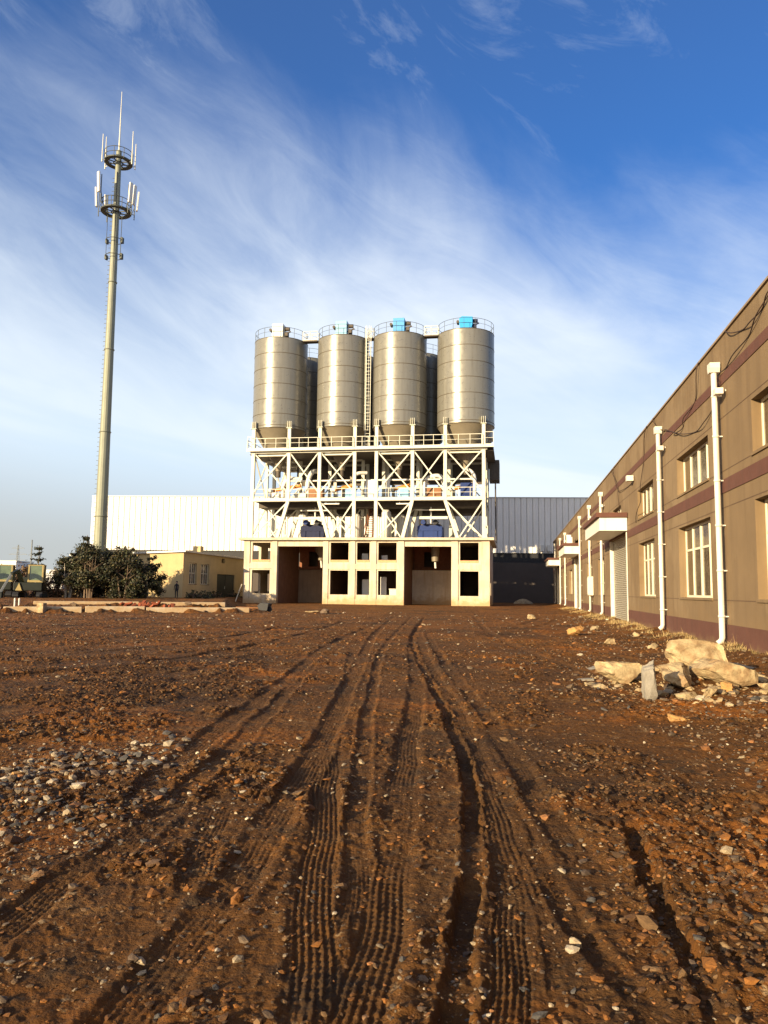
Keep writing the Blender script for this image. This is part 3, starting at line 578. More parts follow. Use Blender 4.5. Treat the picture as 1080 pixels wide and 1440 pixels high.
# reddish stair inside the middle bay
t = thing('access_stair', 'rusty brown access stair in the middle bay between slab and first floor', 'stair', (-16.4, 88.6, Z0))
for s_ in (-.45, .45): obj('stringer', MB().bar((-16.6+s_, 88.0, Z0), (-16.6+s_, 92.6, Z1-.2), .07, .26), M_rust, t)
for s_ in (-.5, .5):
    q = MB(); q.bar((-16.6+s_, 88.0, Z0+1.0), (-16.6+s_, 92.6, Z1+.8), .05)
    for k in range(5): q.bar((-16.6+s_, 88+k*1.15, Z0+k*1.1), (-16.6+s_, 88+k*1.15, Z0+k*1.1+1.0), .05)
    obj('handrail', q, M_rust, t)
q = MB()
for k in range(15): obj('tread', MB().box(-17.0, -16.2, 88.1+k*.305, 88.36+k*.305, Z0+.2+k*.29, Z0+.25+k*.29), M_rust, t)
# caged ladder between second and third silo
t = thing('caged_ladder', 'tall pale caged ladder in the gap between the middle two front silos', 'ladder', (-16.75, 87.2, Z2))
for s_ in (-.28, .28): obj('stile', MB().bar((-16.75+s_, 87.6, Z2+.1), (-16.75+s_, 87.6, 33.0), .07), M_steel, t)
q = MB(); k = Z2+.4
while k < 32.6: obj('rung', MB().bar((-17.0, 87.6, k), (-16.5, 87.6, k), .045), M_steel, t); k += .42
q = MB(); k = Z2+2.4
while k < 33: q.tube([(-16.75+.40*math.cos(a), 87.55-.42*abs(math.sin(a))*1.3, k) for a in np.linspace(0, math.pi, 9)], .02, 5); k += 1.0
for a in (.6, 1.2, 1.9, 2.5): q.bar((-16.75+.4*math.cos(a), 87.55-.54*math.sin(a), Z2+2.4), (-16.75+.4*math.cos(a), 87.55-.54*math.sin(a), 33), .03)
obj('safety_cage', q, M_steel, t)

# ------------------------------------------------------------------ silos
def silo(cx, cy, rad, ztop, zbot, lb, dcm=None, dch=1.75, name='silo', shape='box'):
    s = thing(name, lb, 'silo', (cx, cy, 16.3), 'steel silos on the batching plant')
    q = MB(); zs = [ztop-.0, ztop-1.9, ztop-3.78, ztop-5.65, ztop-7.5, ztop-9.32, ztop-10.7, zbot]
    prof = [(rad, zbot)]+[(rad, z) for z in zs[::-1][1:]]
    q.lathe((cx, cy), prof, 72); obj('shell', q, M_silo, s)
    obj('roof', MB().lathe((cx, cy), [(rad, ztop), (rad*.5, ztop+.22), (.02, ztop+.35)], 48), M_silo, s)
    for z in zs: obj('seam_band', MB().lathe((cx, cy), [(rad+.003, z-.045), (rad+.022, z-.04), (rad+.022, z+.03), (rad+.003, z+.035)], 72), M_seam, s)
    obj('cone', MB().lathe((cx, cy), [(rad-.01, zbot), (rad*.93, zbot-.25), (.42, 16.5), (.38, 15.9)], 48), M_silod, s)
    obj('outlet', MB().tube([(cx, cy, 15.9), (cx, cy, 15.2)], .30, 12), M_plate, s)
    rl = MB(); nn = 16; h = 1.15
    for hh, w_ in ((h, .05), (h*.5, .035)):
        rl.tube([(cx+(rad-.05)*math.cos(a), cy+(rad-.05)*math.sin(a), ztop+.1+hh) for a in np.linspace(0, 2*math.pi, 49)], w_/2, 5, False)
    for k in range(nn): a = 2*math.pi*k/nn; rl.bar((cx+(rad-.05)*math.cos(a), cy+(rad-.05)*math.sin(a), ztop), (cx+(rad-.05)*math.cos(a), cy+(rad-.05)*math.sin(a), ztop+.1+h), .04)
    obj('top_railing', rl, M_dsteel, s)
    if dcm:
        x, y_ = cx+.15, cy-1.7
        d = bevel(obj('dust_collector', (MB().box(x-.68, x+.68, y_-.6, y_+.6, ztop+.25, ztop+.2+dch) if shape == 'box' else
             MB().prism([(x-.62, ztop+.2), (x+.62, ztop+.2), (x+.78, ztop+.9), (x+.78, ztop+dch), (x-.45, ztop+dch+.1), (x-.78, ztop+dch-.1), (x-.78, ztop+.9)], y_-.6, y_+.6)), dcm, s), .04)
        obj('blower_motor', MB().tube([(x+.7, y_, ztop+dch-.35), (x+1.35, y_, ztop+dch-.35)], .24, 12).box(x+.78, x+1.2, y_-.3, y_+.3, ztop+.5, ztop+.95).bar((x+.7, y_, ztop+.75), (x+1.5, y_, ztop+1.1), .14), M_plate if dcm is not M_blue else M_navy, d)
        obj('pulse_tank', MB().tube([(x-.95, y_-.4, ztop+dch-.45), (x-.95, y_+.4, ztop+dch-.45)], .17, 10).bar((x-.95, y_, ztop+dch-.45), (x-.62, y_, ztop+dch-.45), .08), M_plate, d)
    return s
silo(-28.05, 89.25, 3.25, 31.75, 20.75, 'leftmost front silo in grey steel with a white dust collector box on top', M_offw)
silo(-20.15, 89.25, 3.12, 31.75, 20.75, 'second front silo from the left, with a pale blue-white dust collector on top', M_paleblue)
silo(-13.2, 89.25, 3.22, 31.75, 20.75, 'third front silo from the left, with a light blue dust collector on top', M_lightblue)
silo(-5.3, 89.25, 3.35, 31.75, 20.75, 'rightmost front silo in grey steel with a bright blue dust collector on top', M_blue, 1.7, shape='hex')
silo(-27.0, 97.0, 3.2, 31.6, 20.75, 'shaded rear silo behind the gap between the two left front silos')
silo(-20.1, 97.0, 3.2, 31.6, 20.75, 'shaded rear silo behind the ladder gap, between the second and third front silos')
silo(-12.0, 97.0, 3.2, 31.6, 20.75, 'rear silo behind the gap between the two right front silos')
silo(-5.5, 97.0, 3.2, 31.6, 20.75, 'rear silo almost hidden behind the rightmost front silo, its dark edge showing')
def catwalk(x0, x1, lb):
    t = thing('catwalk', lb, 'catwalk', ((x0+x1)/2, 88.4, 31.6), 'catwalks linking the silo tops')
    obj('walkway', MB().box(x0, x1, 87.9, 88.8, 31.62, 31.76), M_plate, t); railing(x0, x1, 87.9, 31.76, 2, t, 1.1, 'railing', M_steel); railing(x0, x1, 88.8, 31.76, 2, t, 1.1, 'railing', M_steel)
catwalk(-24.95, -23.15, 'short railed catwalk linking the tops of the two left front silos')
catwalk(-17.15, -16.25, 'short railed catwalk beside the caged ladder head, linking the middle silos')
catwalk(-10.1, -8.5, 'short railed catwalk linking the tops of the two right front silos')
t = thing('rear_cone_block', 'dark box standing in for a rear silo cone at the right end of the steel frame', 'duct', (-2.3, 96, 14.9))  # dark box put in for the cone of the rear silo
obj('duct', MB().box(-2.75, -1.5, 95, 98.4, 15.4, 17.9), M_plate, t); obj('drop_pipe', MB().tube([(-2.0, 96, 15.4), (-1.95, 95.5, ZT+.3)], .09, 8), M_plate, t)

# ------------------------------------------------------------------ machines on the first floor and the slab
def mixer(cx, lb, M):
    t = thing('twin_shaft_mixer', lb, 'mixer', (cx, 89, Z0), 'mixers on the slab')
    z = Z0+.003
    V = [(cx-1.45, z+.35), (cx-1.2, z+.05), (cx+1.2, z+.05), (cx+1.45, z+.35), (cx+1.45, z+1.45), (cx+1.2, z+1.6), (cx-1.2, z+1.6), (cx-1.45, z+1.45)]
    b_ = bevel(obj('trough', MB().prism(V, 88.0, 90.2), M, t), .05)
    obj('rib', MB().box(cx-1.5, cx+1.5, 87.93, 87.995, z+.95, z+1.05).box(cx-.9, cx-.8, 87.9, 87.995, z+.1, z+.94).box(cx+.8, cx+.9, 87.9, 87.995, z+.1, z+.94), M, b_)
    obj('lid', MB().box(cx-1.2, cx+1.2, 88.1, 90.1, z+1.603, z+1.72), M_plate, t)
    obj('motor', MB().tube([(cx-.7, 87.3, z+1.9), (cx-.7, 88.6, z+1.9)], .28, 14), M_royal, t); obj('motor', MB().tube([(cx+.7, 87.3, z+1.9), (cx+.7, 88.6, z+1.9)], .28, 14), M_black, t)
    obj('inlet_pipe', MB().tube([(cx, 89.2, z+1.7), (cx, 89.2, z+3.9)], .10, 10), M_offw, t); obj('feed_pipe', MB().tube([(cx-1.7, 88.8, z+3.45), (cx+1.7, 88.8, z+3.45)], .09, 10), M_offw, t)
    for s_ in (-1.2, 1.2): obj('foot', MB().box(cx+s_-.15, cx+s_+.15, 88.2, 90, Z0+.002, z+.05), M_black, t)
mixer(-23.3, 'dark navy mixing machine behind the left slanted legs of the steel frame', M_navy); mixer(-9.35, 'royal blue mixing machine behind the right slanted legs of the steel frame', M_royal)
def cabinet(x, y_, w_, d_, h_, M, lb, cat='cabinet', z=Z1, name='control_cabinet'):
    t = thing(name, lb, cat, (x, y_, z)); z0 = z+.0
    bevel(obj('casing', MB().box(x-w_/2, x+w_/2, y_, y_+d_, z0+.06, z0+h_), M, t), .03)
    obj('door_panel', MB().box(x-w_/2+.08, x-.03, y_-.02, y_-.002, z0+.18, z0+h_-.1).box(x+.03, x+w_/2-.08, y_-.02, y_-.002, z0+.18, z0+h_-.1), M, t); obj('base', MB().box(x-w_/2+.05, x+w_/2-.05, y_+.05, y_+d_-.05, z0+.0, z0+.058), M_black, t)
cabinet(-22.9, 87.6, 1.7, 1.1, 1.5, M_brown, 'brown cabinet on the first floor right of the leftmost silo hopper')
cabinet(-24.7, 87.4, 1.4, .9, .9, M_frame, 'low cream cabinet on the first floor beside the brown one')
cabinet(-8.9, 88.2, 1.7, 1.1, 1.5, M_brown, 'brown cabinet on the first floor left of the rightmost hopper')
cabinet(-16.3, 88.0, 1.35, 1.3, 2.4, M_offw, 'tall bright white box in the middle bay of the first floor', 'machine housing', name='filter_housing')
cabinet(-5.1, 88.3, 1.5, 1.2, 2.0, M_royal, 'royal blue machine box under the rightmost silo hopper', 'machine', name='dosing_machine')
cabinet(-18.9, 88.2, 1.1, .9, 1.2, M_paleblue, 'pale blue machine box under the second hopper', 'machine', name='dosing_machine')
cabinet(-12.5, 88.2, 1.3, .9, 1.5, M_paleblue, 'pale blue machine box under the third hopper', 'machine', name='dosing_machine')
cabinet(-28.3, 88.6, 1.2, .9, 1.1, M_offw, 'white machine box under the leftmost hopper', 'machine', name='dosing_machine')
def screw(x0, x1, z, y_, M, lb):
    t = thing('screw_conveyor', lb, 'conveyor', (x0, y_, z-.6), 'screw conveyors under the hoppers')
    obj('tube', MB().tube([(x0, y_, z), (x1, y_, z+.55)], .22, 14), M, t); obj('motor', MB().tube([(x0-.6, y_, z-.05), (x0, y_, z)], .27, 12), M_offw, t)
    obj('inlet', MB().tube([(x1-.3, y_, z+.5), (x1-.3, y_, z+1.6)], .22, 12), M_silod, t); obj('support', MB().bar((x0+.3, y_, Z1), (x0+.3, y_, z), .1).bar((x1-.2, y_, Z1), (x1-.2, y_, z+.4), .1), M_steel, t)
for x0, x1, M, lb in ((-28.6, -25.2, M_orange, 'orange screw conveyor under the leftmost hopper'), (-20.9, -18.6, M_orange, 'orange screw conveyor under the second hopper'), (-13.8, -11.4, M_orange, 'orange screw conveyor under the third hopper'), (-6.6, -4.2, M_orange, 'orange screw conveyor under the rightmost hopper')):
    screw(x0, x1, 13.6, 89.3, M, lb)
def duct(P, rad, lb):
    o = obj('air_duct', MB().tube(dense3(P), rad, 12), M_offw); setp(o, lb, 'duct', 'white ducts and hoses on the first floor')
def dense3(P, n=5):
    P = np.array(P, float); o = []
    for i in range(len(P)-1):
        p0 = P[max(i-1, 0)]; p1 = P[i]; p2 = P[i+1]; p3 = P[min(i+2, len(P)-1)]
        for t_ in np.arange(n)/n: o.append(.5*((2*p1)+(-p0+p2)*t_+(2*p0-5*p1+4*p2-p3)*t_*t_+(-p0+3*p1-3*p2+p3)*t_**3))
    return [tuple(v) for v in o]+[tuple(P[-1])]
duct([(-27.3, 89, Z1), (-27.3, 89, 14), (-26.6, 89, 14.9), (-25, 89.2, 14.9)], .25, 'white elbow duct right of the leftmost hopper')
duct([(-24.0, 88.2, Z1), (-24.0, 88.2, 14.4), (-23.6, 88.4, 15.6), (-23.4, 90, 16)], .28, 'white upright duct between the first and second hoppers')
duct([(-18.6, 89.6, 13.4), (-18.7, 89.6, 15.1), (-18.2, 89.6, 15.6), (-17.2, 90, 15.7)], .22, 'white bent hose right of the second hopper')
duct([(-14.3, 88.4, Z1), (-14.3, 88.4, 14.7), (-14.0, 88.8, 15.3)], .22, 'white upright pipe left of the third hopper')
duct([(-10.0, 89, Z1), (-10.0, 89, 14.3), (-9.3, 89, 15.0), (-8.2, 89, 15.0), (-7.8, 89, 14)], .25, 'white arched duct between the third and fourth hoppers')
duct([(-4.2, 87.6, Z1), (-4.2, 87.6, 14.6), (-4.6, 88, 15.4), (-5, 88.6, 15.7)], .2, 'white upright pipe at the right end of the first floor')
for i, (x, y_, h_, lb) in enumerate([(-25.3, 91, 3.4, 'tall white tank on the slab left of the navy mixer'), (-18.4, 90, 3.1, 'tall white tank on the slab right of the navy mixer'), (-14.6, 89, 3.5, 'tall white tank on the slab left of the middle stair column'), (-13.2, 91.5, 3.2, 'tall white tank on the slab left of the royal blue mixer')]):
    t = thing('additive_tank', lb, 'tank', (x, y_, Z0), 'white tanks on the slab'); obj('body', MB().lathe((x, y_), [(.02, Z0+.05), (.55, Z0+.06), (.55, Z0+h_-.3), (.3, Z0+h_), (.02, Z0+h_+.02)], 28), M_offw, t); obj('ladder', MB().bar((x-.15, y_-.6, Z0), (x-.15, y_-.6, Z0+h_), .03).bar((x+.15, y_-.6, Z0), (x+.15, y_-.6, Z0+h_), .03), M_steel, t)

# ------------------------------------------------------------------ big clad warehouse behind
WL = Vector((-65.7, 111.85, 0)); WR = Vector((24, 120.97, 0)); wd_ = (WR-WL).normalized(); wn_ = Vector((wd_.y, -wd_.x, 0)); WLEN = (WR-WL).length
H_ = thing('warehouse', 'huge white corrugated warehouse standing behind the silos', 'warehouse', tuple(WL))
q = MB(); V = []; k = 0; pitch = .9; ua = 0
prof = [(0, 0), (.30, .0), (.33, .05), (.36, 0), (.66, 0), (.70, -.0), (.74, -.14), (.82, -.14), (.9, 0)]
pts = []
while ua < WLEN:
    for a, d in prof[:-1]: pts.append((ua+a, d))
    ua += pitch
for i, (a, d) in enumerate(pts):
    for z in (7.55, 16.0): V.append(WL+wd_*a+wn_*d+Vector((0, 0, z)))
q.add(V, [(2*i, 2*i+2, 2*i+3, 2*i+1) for i in range(len(pts)-1)]); cl_o = obj('cladding', q, M_clad, H_)
cl_o.data.materials.append(mat('cladding_joint_shade', (.55, .53, .50), .8)); mi = np.zeros(len(pts)-1, np.int32); per = len(prof)-1
mi[6::per] = 1; mi[(2)::per*3] = 0; cl_o.data.polygons.foreach_set('material_index', mi)  # groove bottoms coloured darker, since their own shading is faint
def wbox(u0, u1, d0, d1, z0, z1, mb=None):
    mb = mb or MB(); P = [WL+wd_*a+wn_*d+Vector((0, 0, z)) for z in (z0, z1) for a, d in ((u0, d0), (u1, d0), (u1, d1), (u0, d1))]
    return mb.add(P, [(0,3,2,1),(4,5,6,7),(0,1,5,4),(1,2,6,5),(2,3,7,6),(3,0,4,7)])
obj('eaves_trim', wbox(0, WLEN, -.1, .12, 16.002, 16.12), M_roof, H_)
obj('window_strip', wbox(0, WLEN, -.45, -.30, 6.1, 7.54), M_black, H_); obj('rear_structure', wbox(0, WLEN, -30, -.46, -.2, 15.9), M_clad, H_)
obj('lower_wall', wbox(0, WLEN, -.28, -.12, -.3, 6.08), mat('grey_lower_wall', (.085, .07, .06), .9, var=.15, scale=.5, streak=.3), H_)
for a in (70.2, 71.3, 76.4):
    o = bevel(obj('wall_ventilator', wbox(a, a+.55, .08, .6, 7.8, 8.75), M_offw), .03); setp(o, {70.2: 'left one of two close white ventilator hoods on the warehouse wall', 71.3: 'right one of two close white ventilator hoods on the warehouse wall', 76.4: 'single white ventilator hood on the warehouse wall near the workshop'}[a], 'ventilator', 'small hoods on the warehouse')
for a in (74.4, 76.1):
    fo = obj('window', wbox(a, a+1.1, -.12, -.09, 3.5, 5.0), M_frame, H_); obj('pane', wbox(a+.5, a+1.0, -.09, -.08, 3.6, 4.9), M_glass, fo)
o = obj('rubble_heap', MB().lathe((1.5, 112), [(1.6, -.1), (1.1, .35), (.5, .6), (.02, .7)], 9, False), M_rock); setp(o, 'small pale heap of rubble at the foot of the dark warehouse wall', 'rubble heap')

# ------------------------------------------------------------------ yellow house, left
HX, HY = -35.2, 78.8
t = thing('yellow_house', 'single storey yellow rendered house with a thin pale roof behind the bushes', 'house', (HX-6, HY, .6))
hh = [(80.4, 82.5, 2.1, 4.45), (83.6, 86.1, 2.1, 4.45), (88.6, 94.6, .5, 3.4), (90.0, 91.0, 4.8, 5.3)]
obj('wall', MB().wall(HY, 100, .2, 5.55, hh, .25, (HX, 0, 0), (0, 1, 0), (-1, 0, 0)), M_yell, t)
obj('wall', MB().prism([(HX-.251, .2), (HX-.251, 5.55), (HX-13, 5.1), (HX-13, .2)], HY, HY+.25), M_yell, t)
obj('wall', MB().box(HX-13, HX-12.75, HY+.251, 100, .2, 5.1).box(HX-12.74, HX-.26, 99.7, 99.95, .2, 5.4), M_yell, t)
rf = obj('roof', MB().prism([(HX+.35, 5.56), (HX+.35, 5.74), (HX-13.3, 5.22), (HX-13.3, 5.04)], HY-.35, 100.3), M_roof, t)
obj('chimney', MB().box(HX-1.2, HX-.3, 84.0, 84.9, 5.7, 6.5), M_yell, rf)
for a, c, e, f_ in hh[:2]: window(a, c, e, f_, 3.3, t, HX, -1)
dd = obj('door', MB().box(HX-.16, HX-.10, 88.66, 91.55, .5, 3.38).box(HX-.16, HX-.10, 91.62, 94.55, .5, 3.38), M_dgreen, t); obj('handle', MB().box(HX-.09, HX-.04, 91.3, 91.36, 1.6, 1.9), M_steel, dd)
# ------------------------------------------------------------------ mast
TX, TY = -42.6, 74.4
t = thing('cell_tower', 'tall slim grey monopole mast with two ringed antenna platforms, at the left', 'mast', (TX, TY, .5))
zc = 48.6; rr = lambda z: .68-(z-.5)*(.68-.30)/48.1
zz = list(np.linspace(.5, 49.6, 9)); obj('pole', MB().lathe((TX, TY), [(rr(z), z) for z in zz]+[(.02, 49.65)], 16, False), M_pole, t)
for z in (9, 18, 27, 34.5): obj('joint_flange', MB().lathe((TX, TY), [(rr(z), z), (rr(z)+.07, z), (rr(z)+.07, z+.1), (rr(z), z+.1)], 16), M_pole, t)
obj('lightning_rod', MB().tube([(TX, TY, 49.5), (TX, TY, 51.8), (TX, TY, 56.6)], [.10, .07, .03], 8), M_steel, t)
q = MB(); z = 2.0
while z < 47: obj('climbing_step', MB().bar((TX-rr(z)-.02, TY, z), (TX-rr(z)-.30, TY, z), .04), M_dsteel, t); z += .5
obj('feeder_cable', MB().tube([(TX+.35, TY-.45, .6), (TX+.2, TY-.3, 30), (TX+.1, TY-.35, 47)], .045, 6), M_black, t)
def platform(z, R_, rh):
    q = MB()
    ring = lambda ra, zz_, w_: q.tube([(TX+ra*math.cos(a), TY+ra*math.sin(a), zz_) for a in np.linspace(0, 2*math.pi, 37)], w_, 5, False)
    q.lathe((TX, TY), [(R_*.70, z), (R_, z), (R_, z+.14), (R_*.70, z+.14), (R_*.70, z)], 32, False); ring(.5, z, .06)
    for k in range(8): a = k*math.pi/4; q.bar((TX+.35*math.cos(a), TY+.35*math.sin(a), z+.05), (TX+R_*math.cos(a), TY+R_*math.sin(a), z+.05), .09)
    pf = obj('platform', q, M_dsteel, t)
    q2 = MB(); 
    for zz_ in (z+.6, z+1.15): q2.tube([(TX+R_*1.0*math.cos(a), TY+R_*math.sin(a), zz_) for a in np.linspace(0, 2*math.pi, 37)], .035, 5, False)
    for k in range(9): a = k*2*math.pi/9; q2.bar((TX+R_*math.cos(a), TY+R_*math.sin(a), z), (TX+R_*math.cos(a), TY+R_*math.sin(a), z+1.2), .05)
    obj('guard_rail', q2, M_dsteel, pf)
platform(48.2, 1.5, 0); platform(42.5, 1.6, 0)
def cyl_ant(a, z, h):
    x = TX+1.75*math.cos(a); y_ = TY+1.75*math.sin(a)
    obj('whip_antenna', MB().tube([(x, y_, z), (x, y_, z+h)], [.07, .04], 8).bar((TX+1.45*math.cos(a), TY+1.45*math.sin(a), z+.3), (x, y_, z+.3), .06), M_steel, t)
for a, h in ((3.0, 3.8), (3.9, 3.2), (-.15, 3.8), (.5, 3.0)): cyl_ant(a, 47.8, h)
for a in (3.35, 2.6, 4.2, 5.9, -.1, .55):
    x = TX+2.15*math.cos(a); y_ = TY+2.15*math.sin(a); z = 43.2+(.9 if a in (4.2,) else 0); c_, s_ = math.cos(a), math.sin(a)
    m_ = obj('mounting_pole', MB().bar((x-.25*c_, y_-.25*s_, z-1.2), (x-.25*c_, y_-.25*s_, z+2.0), .07).bar((TX+1.6*c_, TY+1.6*s_, z-.6), (x-.25*c_, y_-.25*s_, z-.6), .06).bar((TX+1.6*c_, TY+1.6*s_, 42.6), (x-.25*c_, y_-.25*s_, z+.2), .05), M_dsteel, t)
    q = MB(); tl = .10
    P0 = []
    for zz_ in (z-.1, z+2.1):
        off = tl*(zz_-z); cxx, cyy = x+c_*off*.6, y_+s_*off*.6
        for a_, b_ in ((-.09, -.2), (.09, -.2), (.09, .2), (-.09, .2)): P0.append((cxx+a_*c_-b_*s_, cyy+a_*s_+b_*c_, zz_))
    q.add(P0, [(0,3,2,1),(4,5,6,7),(0,1,5,4),(1,2,6,5),(2,3,7,6),(3,0,4,7)]); bevel(obj('panel_antenna', q, M_offw, t), .03)
for z in (39.3, 37.5):
    obj('ring_clamp', MB().tube([(TX+.9*math.cos(a), TY+.9*math.sin(a), z) for a in np.linspace(0, 2*math.pi, 13)], .04, 5, False).box(TX-1.0, TX-.8, TY-.2, TY+.2, z-.3, z+.2).box(TX+.75, TX+1.0, TY-.2, TY+.2, z-.35, z+.25), M_dsteel, t)
obj('drop_line', MB().tube([(TX+.85, TY-.2, 42.2), (TX+.85, TY-.2, 37.4)], .035, 5).tube([(TX-.85, TY-.2, 42.2), (TX-.85, TY-.2, 37.4)], .03, 5), M_dsteel, t)

# ------------------------------------------------------------------ vegetation
def leaves(name, clumps, n, size, cols, M, parent=None, flat=0.):
    cl = np.array(clumps); vol = cl[:,3]**2.4; pick = rng.choice(len(cl), n, p=vol/vol.sum()); c = cl[pick]
    d = rng.normal(size=(n, 3)); d /= np.linalg.norm(d, axis=1)[:, None]; rad = np.minimum(np.abs(rng.normal(0, .72, n)), 1.9)
    P = c[:, :3]+d*(c[:, 3]*rad)[:, None]*np.array([1, 1, cl[0][4] if cl.shape[1] > 4 else .85])
    nrm = rng.normal(size=(n, 3))*(1-flat)+d*.6+[0, 0, flat]; nrm /= np.linalg.norm(nrm, axis=1)[:, None]
    a = np.cross(nrm, rng.normal(size=(n, 3))); a /= np.linalg.norm(a, axis=1)[:, None]; b_ = np.cross(nrm, a)
    sz = size*rng.uniform(.6, 1.35, n)[:, None]; q = np.stack([P-a*sz, P-b_*sz*.45, P+a*sz, P+b_*sz*.45], 1).reshape(-1, 3)
    F = np.arange(4*n).reshape(n, 4); cc = np.array(cols)[rng.integers(0, len(cols), n)]*rng.uniform(.7, 1.3, (n, 1)); ctone = rng.uniform(.7, 1.35, len(cl))[pick][:, None]
    og = ORG[parent.name] if parent else Vector()
    o = npmesh(name, q-np.array(og), F, M, False, np.repeat(cc*ctone, 4, 0))
    if parent: o.parent = parent; ORG[o.name] = og
    return o
GRN = [(.022, .030, .010), (.034, .038, .014), (.018, .020, .009), (.075, .066, .022), (.05, .035, .016)]
def tree(x, y_, z, h, w_, lb, stems=3, cb_=.35, n=3600, cols=GRN, cat='tree', name='broadleaf_tree', group='evergreen trees at the left', bark=None):
    t = thing(name, lb, cat, (x, y_, z), group); rn = random.Random(int(abs(x*31+y_*7)))
    tips = []; q = MB()
    for s in range(stems):
        a = rn.uniform(0, 6.28); bx, by = x+.25*math.cos(a), y_+.25*math.sin(a); tx, ty = x+w_*.28*math.cos(a), y_+w_*.28*math.sin(a)
        q.tube([(bx, by, z-.1), ((bx+tx)/2+rn.uniform(-.1, .1), (by+ty)/2, z+h*.4), (tx, ty, z+h*.85)], [.09, .06, .02], 7)
        for k in range(4):
            f_ = rn.uniform(.35, .8); a2 = rn.uniform(0, 6.28); px, py = bx+(tx-bx)*f_, by+(ty-by)*f_; q.tube([(px, py, z+h*f_*.85), (px+w_*.3*math.cos(a2), py+w_*.3*math.sin(a2), z+h*(f_*.85+.14))], [.035, .012], 5)
    obj('trunk', q, bark or M_bark, t)
    cl = []
    for k in range(46):
        f_ = rn.uniform(cb_, 1); wr = w_/2*math.sin(min(1, (1.12-f_)*1.7)*math.pi/2)*rn.uniform(.45, 1); a = rn.uniform(0, 6.28)
        cl.append((x+wr*math.cos(a), y_+wr*math.sin(a), z+h*f_-.3, rn.uniform(.14, .56)*w_/3.2))
    for k in range(9): a = rn.uniform(0, 6.28); f_ = rn.uniform(.7, 1.08); wr = w_*.5*rn.uniform(.5, 1.15)*(1.25-f_)*1.6; cl.append((x+wr*math.cos(a), y_+wr*math.sin(a), z+h*f_, rn.uniform(.14, .24)))
    leaves('crown', cl, n, .115, cols, M_leaf, t); return t
def conifer(x, y_, z, h, w_, lb, n=1500):
    t = thing('conifer', lb, 'conifer', (x, y_, z), 'conifers at the left'); cl = []
    q = MB().tube([(x, y_, z-.1), (x, y_, z+h)], [.10, .025], 7); rn = random.Random(int(x*13)); k = h*.15; 
    while k < h:
        wr = w_/2*(1-(k/h))**.6+.15
        for j in range(7):
            a = rn.uniform(0, 6.28); L_ = wr*rn.uniform(.6, 1.1); L_ *= rn.uniform(.6, 1.25); q.tube([(x, y_, z+k), (x+L_*math.cos(a), y_+L_*math.sin(a), z+k+.08+L_*.25)], [.03, .01], 4)
            for f_ in (.45, .75, 1): cl.append((x+L_*f_*math.cos(a), y_+L_*f_*math.sin(a), z+k+.08+L_*.25*f_+rn.uniform(-.12, .12), .2, .6))
        k += h*.11
    obj('trunk', q, M_bark, t); leaves('crown', cl, n, .11, GRN, M_leaf, t, .3)
TL = [(-40.6, 67.2, 3.9, 3.0, 'bushy evergreen tree at the left end of the dark green row, thin pale stems below', 5, .4), (-39.9, 69.0, 5.1, 3.6, 'tall bushy evergreen tree standing just left of the mast foot', 5, .45),
 (-37.9, 66.6, 4.7, 3.4, 'dark bushy tree right in front of the mast foot', 4, .3), (-36.2, 68.8, 4.6, 3.4, 'rounded dark evergreen first to the right of the mast', 3, .2),
 (-34.7, 66.8, 4.5, 3.3, 'dense dark evergreen in front of the left part of the yellow house', 3, .12), (-38.9, 71.5, 4.6, 3.6, 'dark evergreen standing behind the row, between the mast foot and the left end', 4, .1), (-36.9, 71.5, 4.5, 3.6, 'dark evergreen behind the row just right of the mast foot', 4, .1), (-33.2, 68.6, 3.9, 2.9, 'rightmost dark evergreen of the row, its edge against the lit yellow wall', 3, .1)]
for x, y_, h_, w_, lb, st, cbv in TL: tree(x-.95, y_, .55, h_, w_, lb, st, cbv, 13000, bark=M_palebark if x < -39 else None)
conifer(-43.9, 66.0, .5, 5.0, 1.9, 'thin dark conifer with sparse tiers rising alone above the excavators'); conifer(-39.3, 66.4, .5, 6.0, 2.4, 'taller conifer tip sticking out of the evergreen row left of the mast', 2200)
BRN = [(.16, .09, .05), (.10, .065, .035), (.20, .12, .06), (.05, .05, .02)]
for x, y_, h_, w_, lb in ((-47.5, 70, 3.2, 4.2, 'low brown shrub behind the left excavator'), (-44.9, 72, 3.0, 4.0, 'low brown shrub between the two excavators'), (-42.3, 71, 3.2, 3.6, 'reddish brown shrub behind the right excavator'), (-50.5, 71, 2.9, 4.5, 'brown shrub at the left border of the photo')):
    tree(x, y_, .5, h_, w_, lb, 4, .10, 6000, BRN, 'shrub', 'shrub', 'brown shrubs at the left')
for x, y_, lb in ((-30.5, 74, 'low dark hedge shrub below the lit yellow wall'), (-32.6, 76.0, 'low dark shrub at the corner of the yellow house'), (-33.4, 84, 'low dark shrub under the windows of the yellow house'), (-33.6, 90, 'low dark shrub beside the door of the yellow house')):
    tree(x, y_, .4, .9, 2.2, lb, 3, .1, 900, GRN, 'shrub', 'shrub', 'low shrubs by the yellow house')
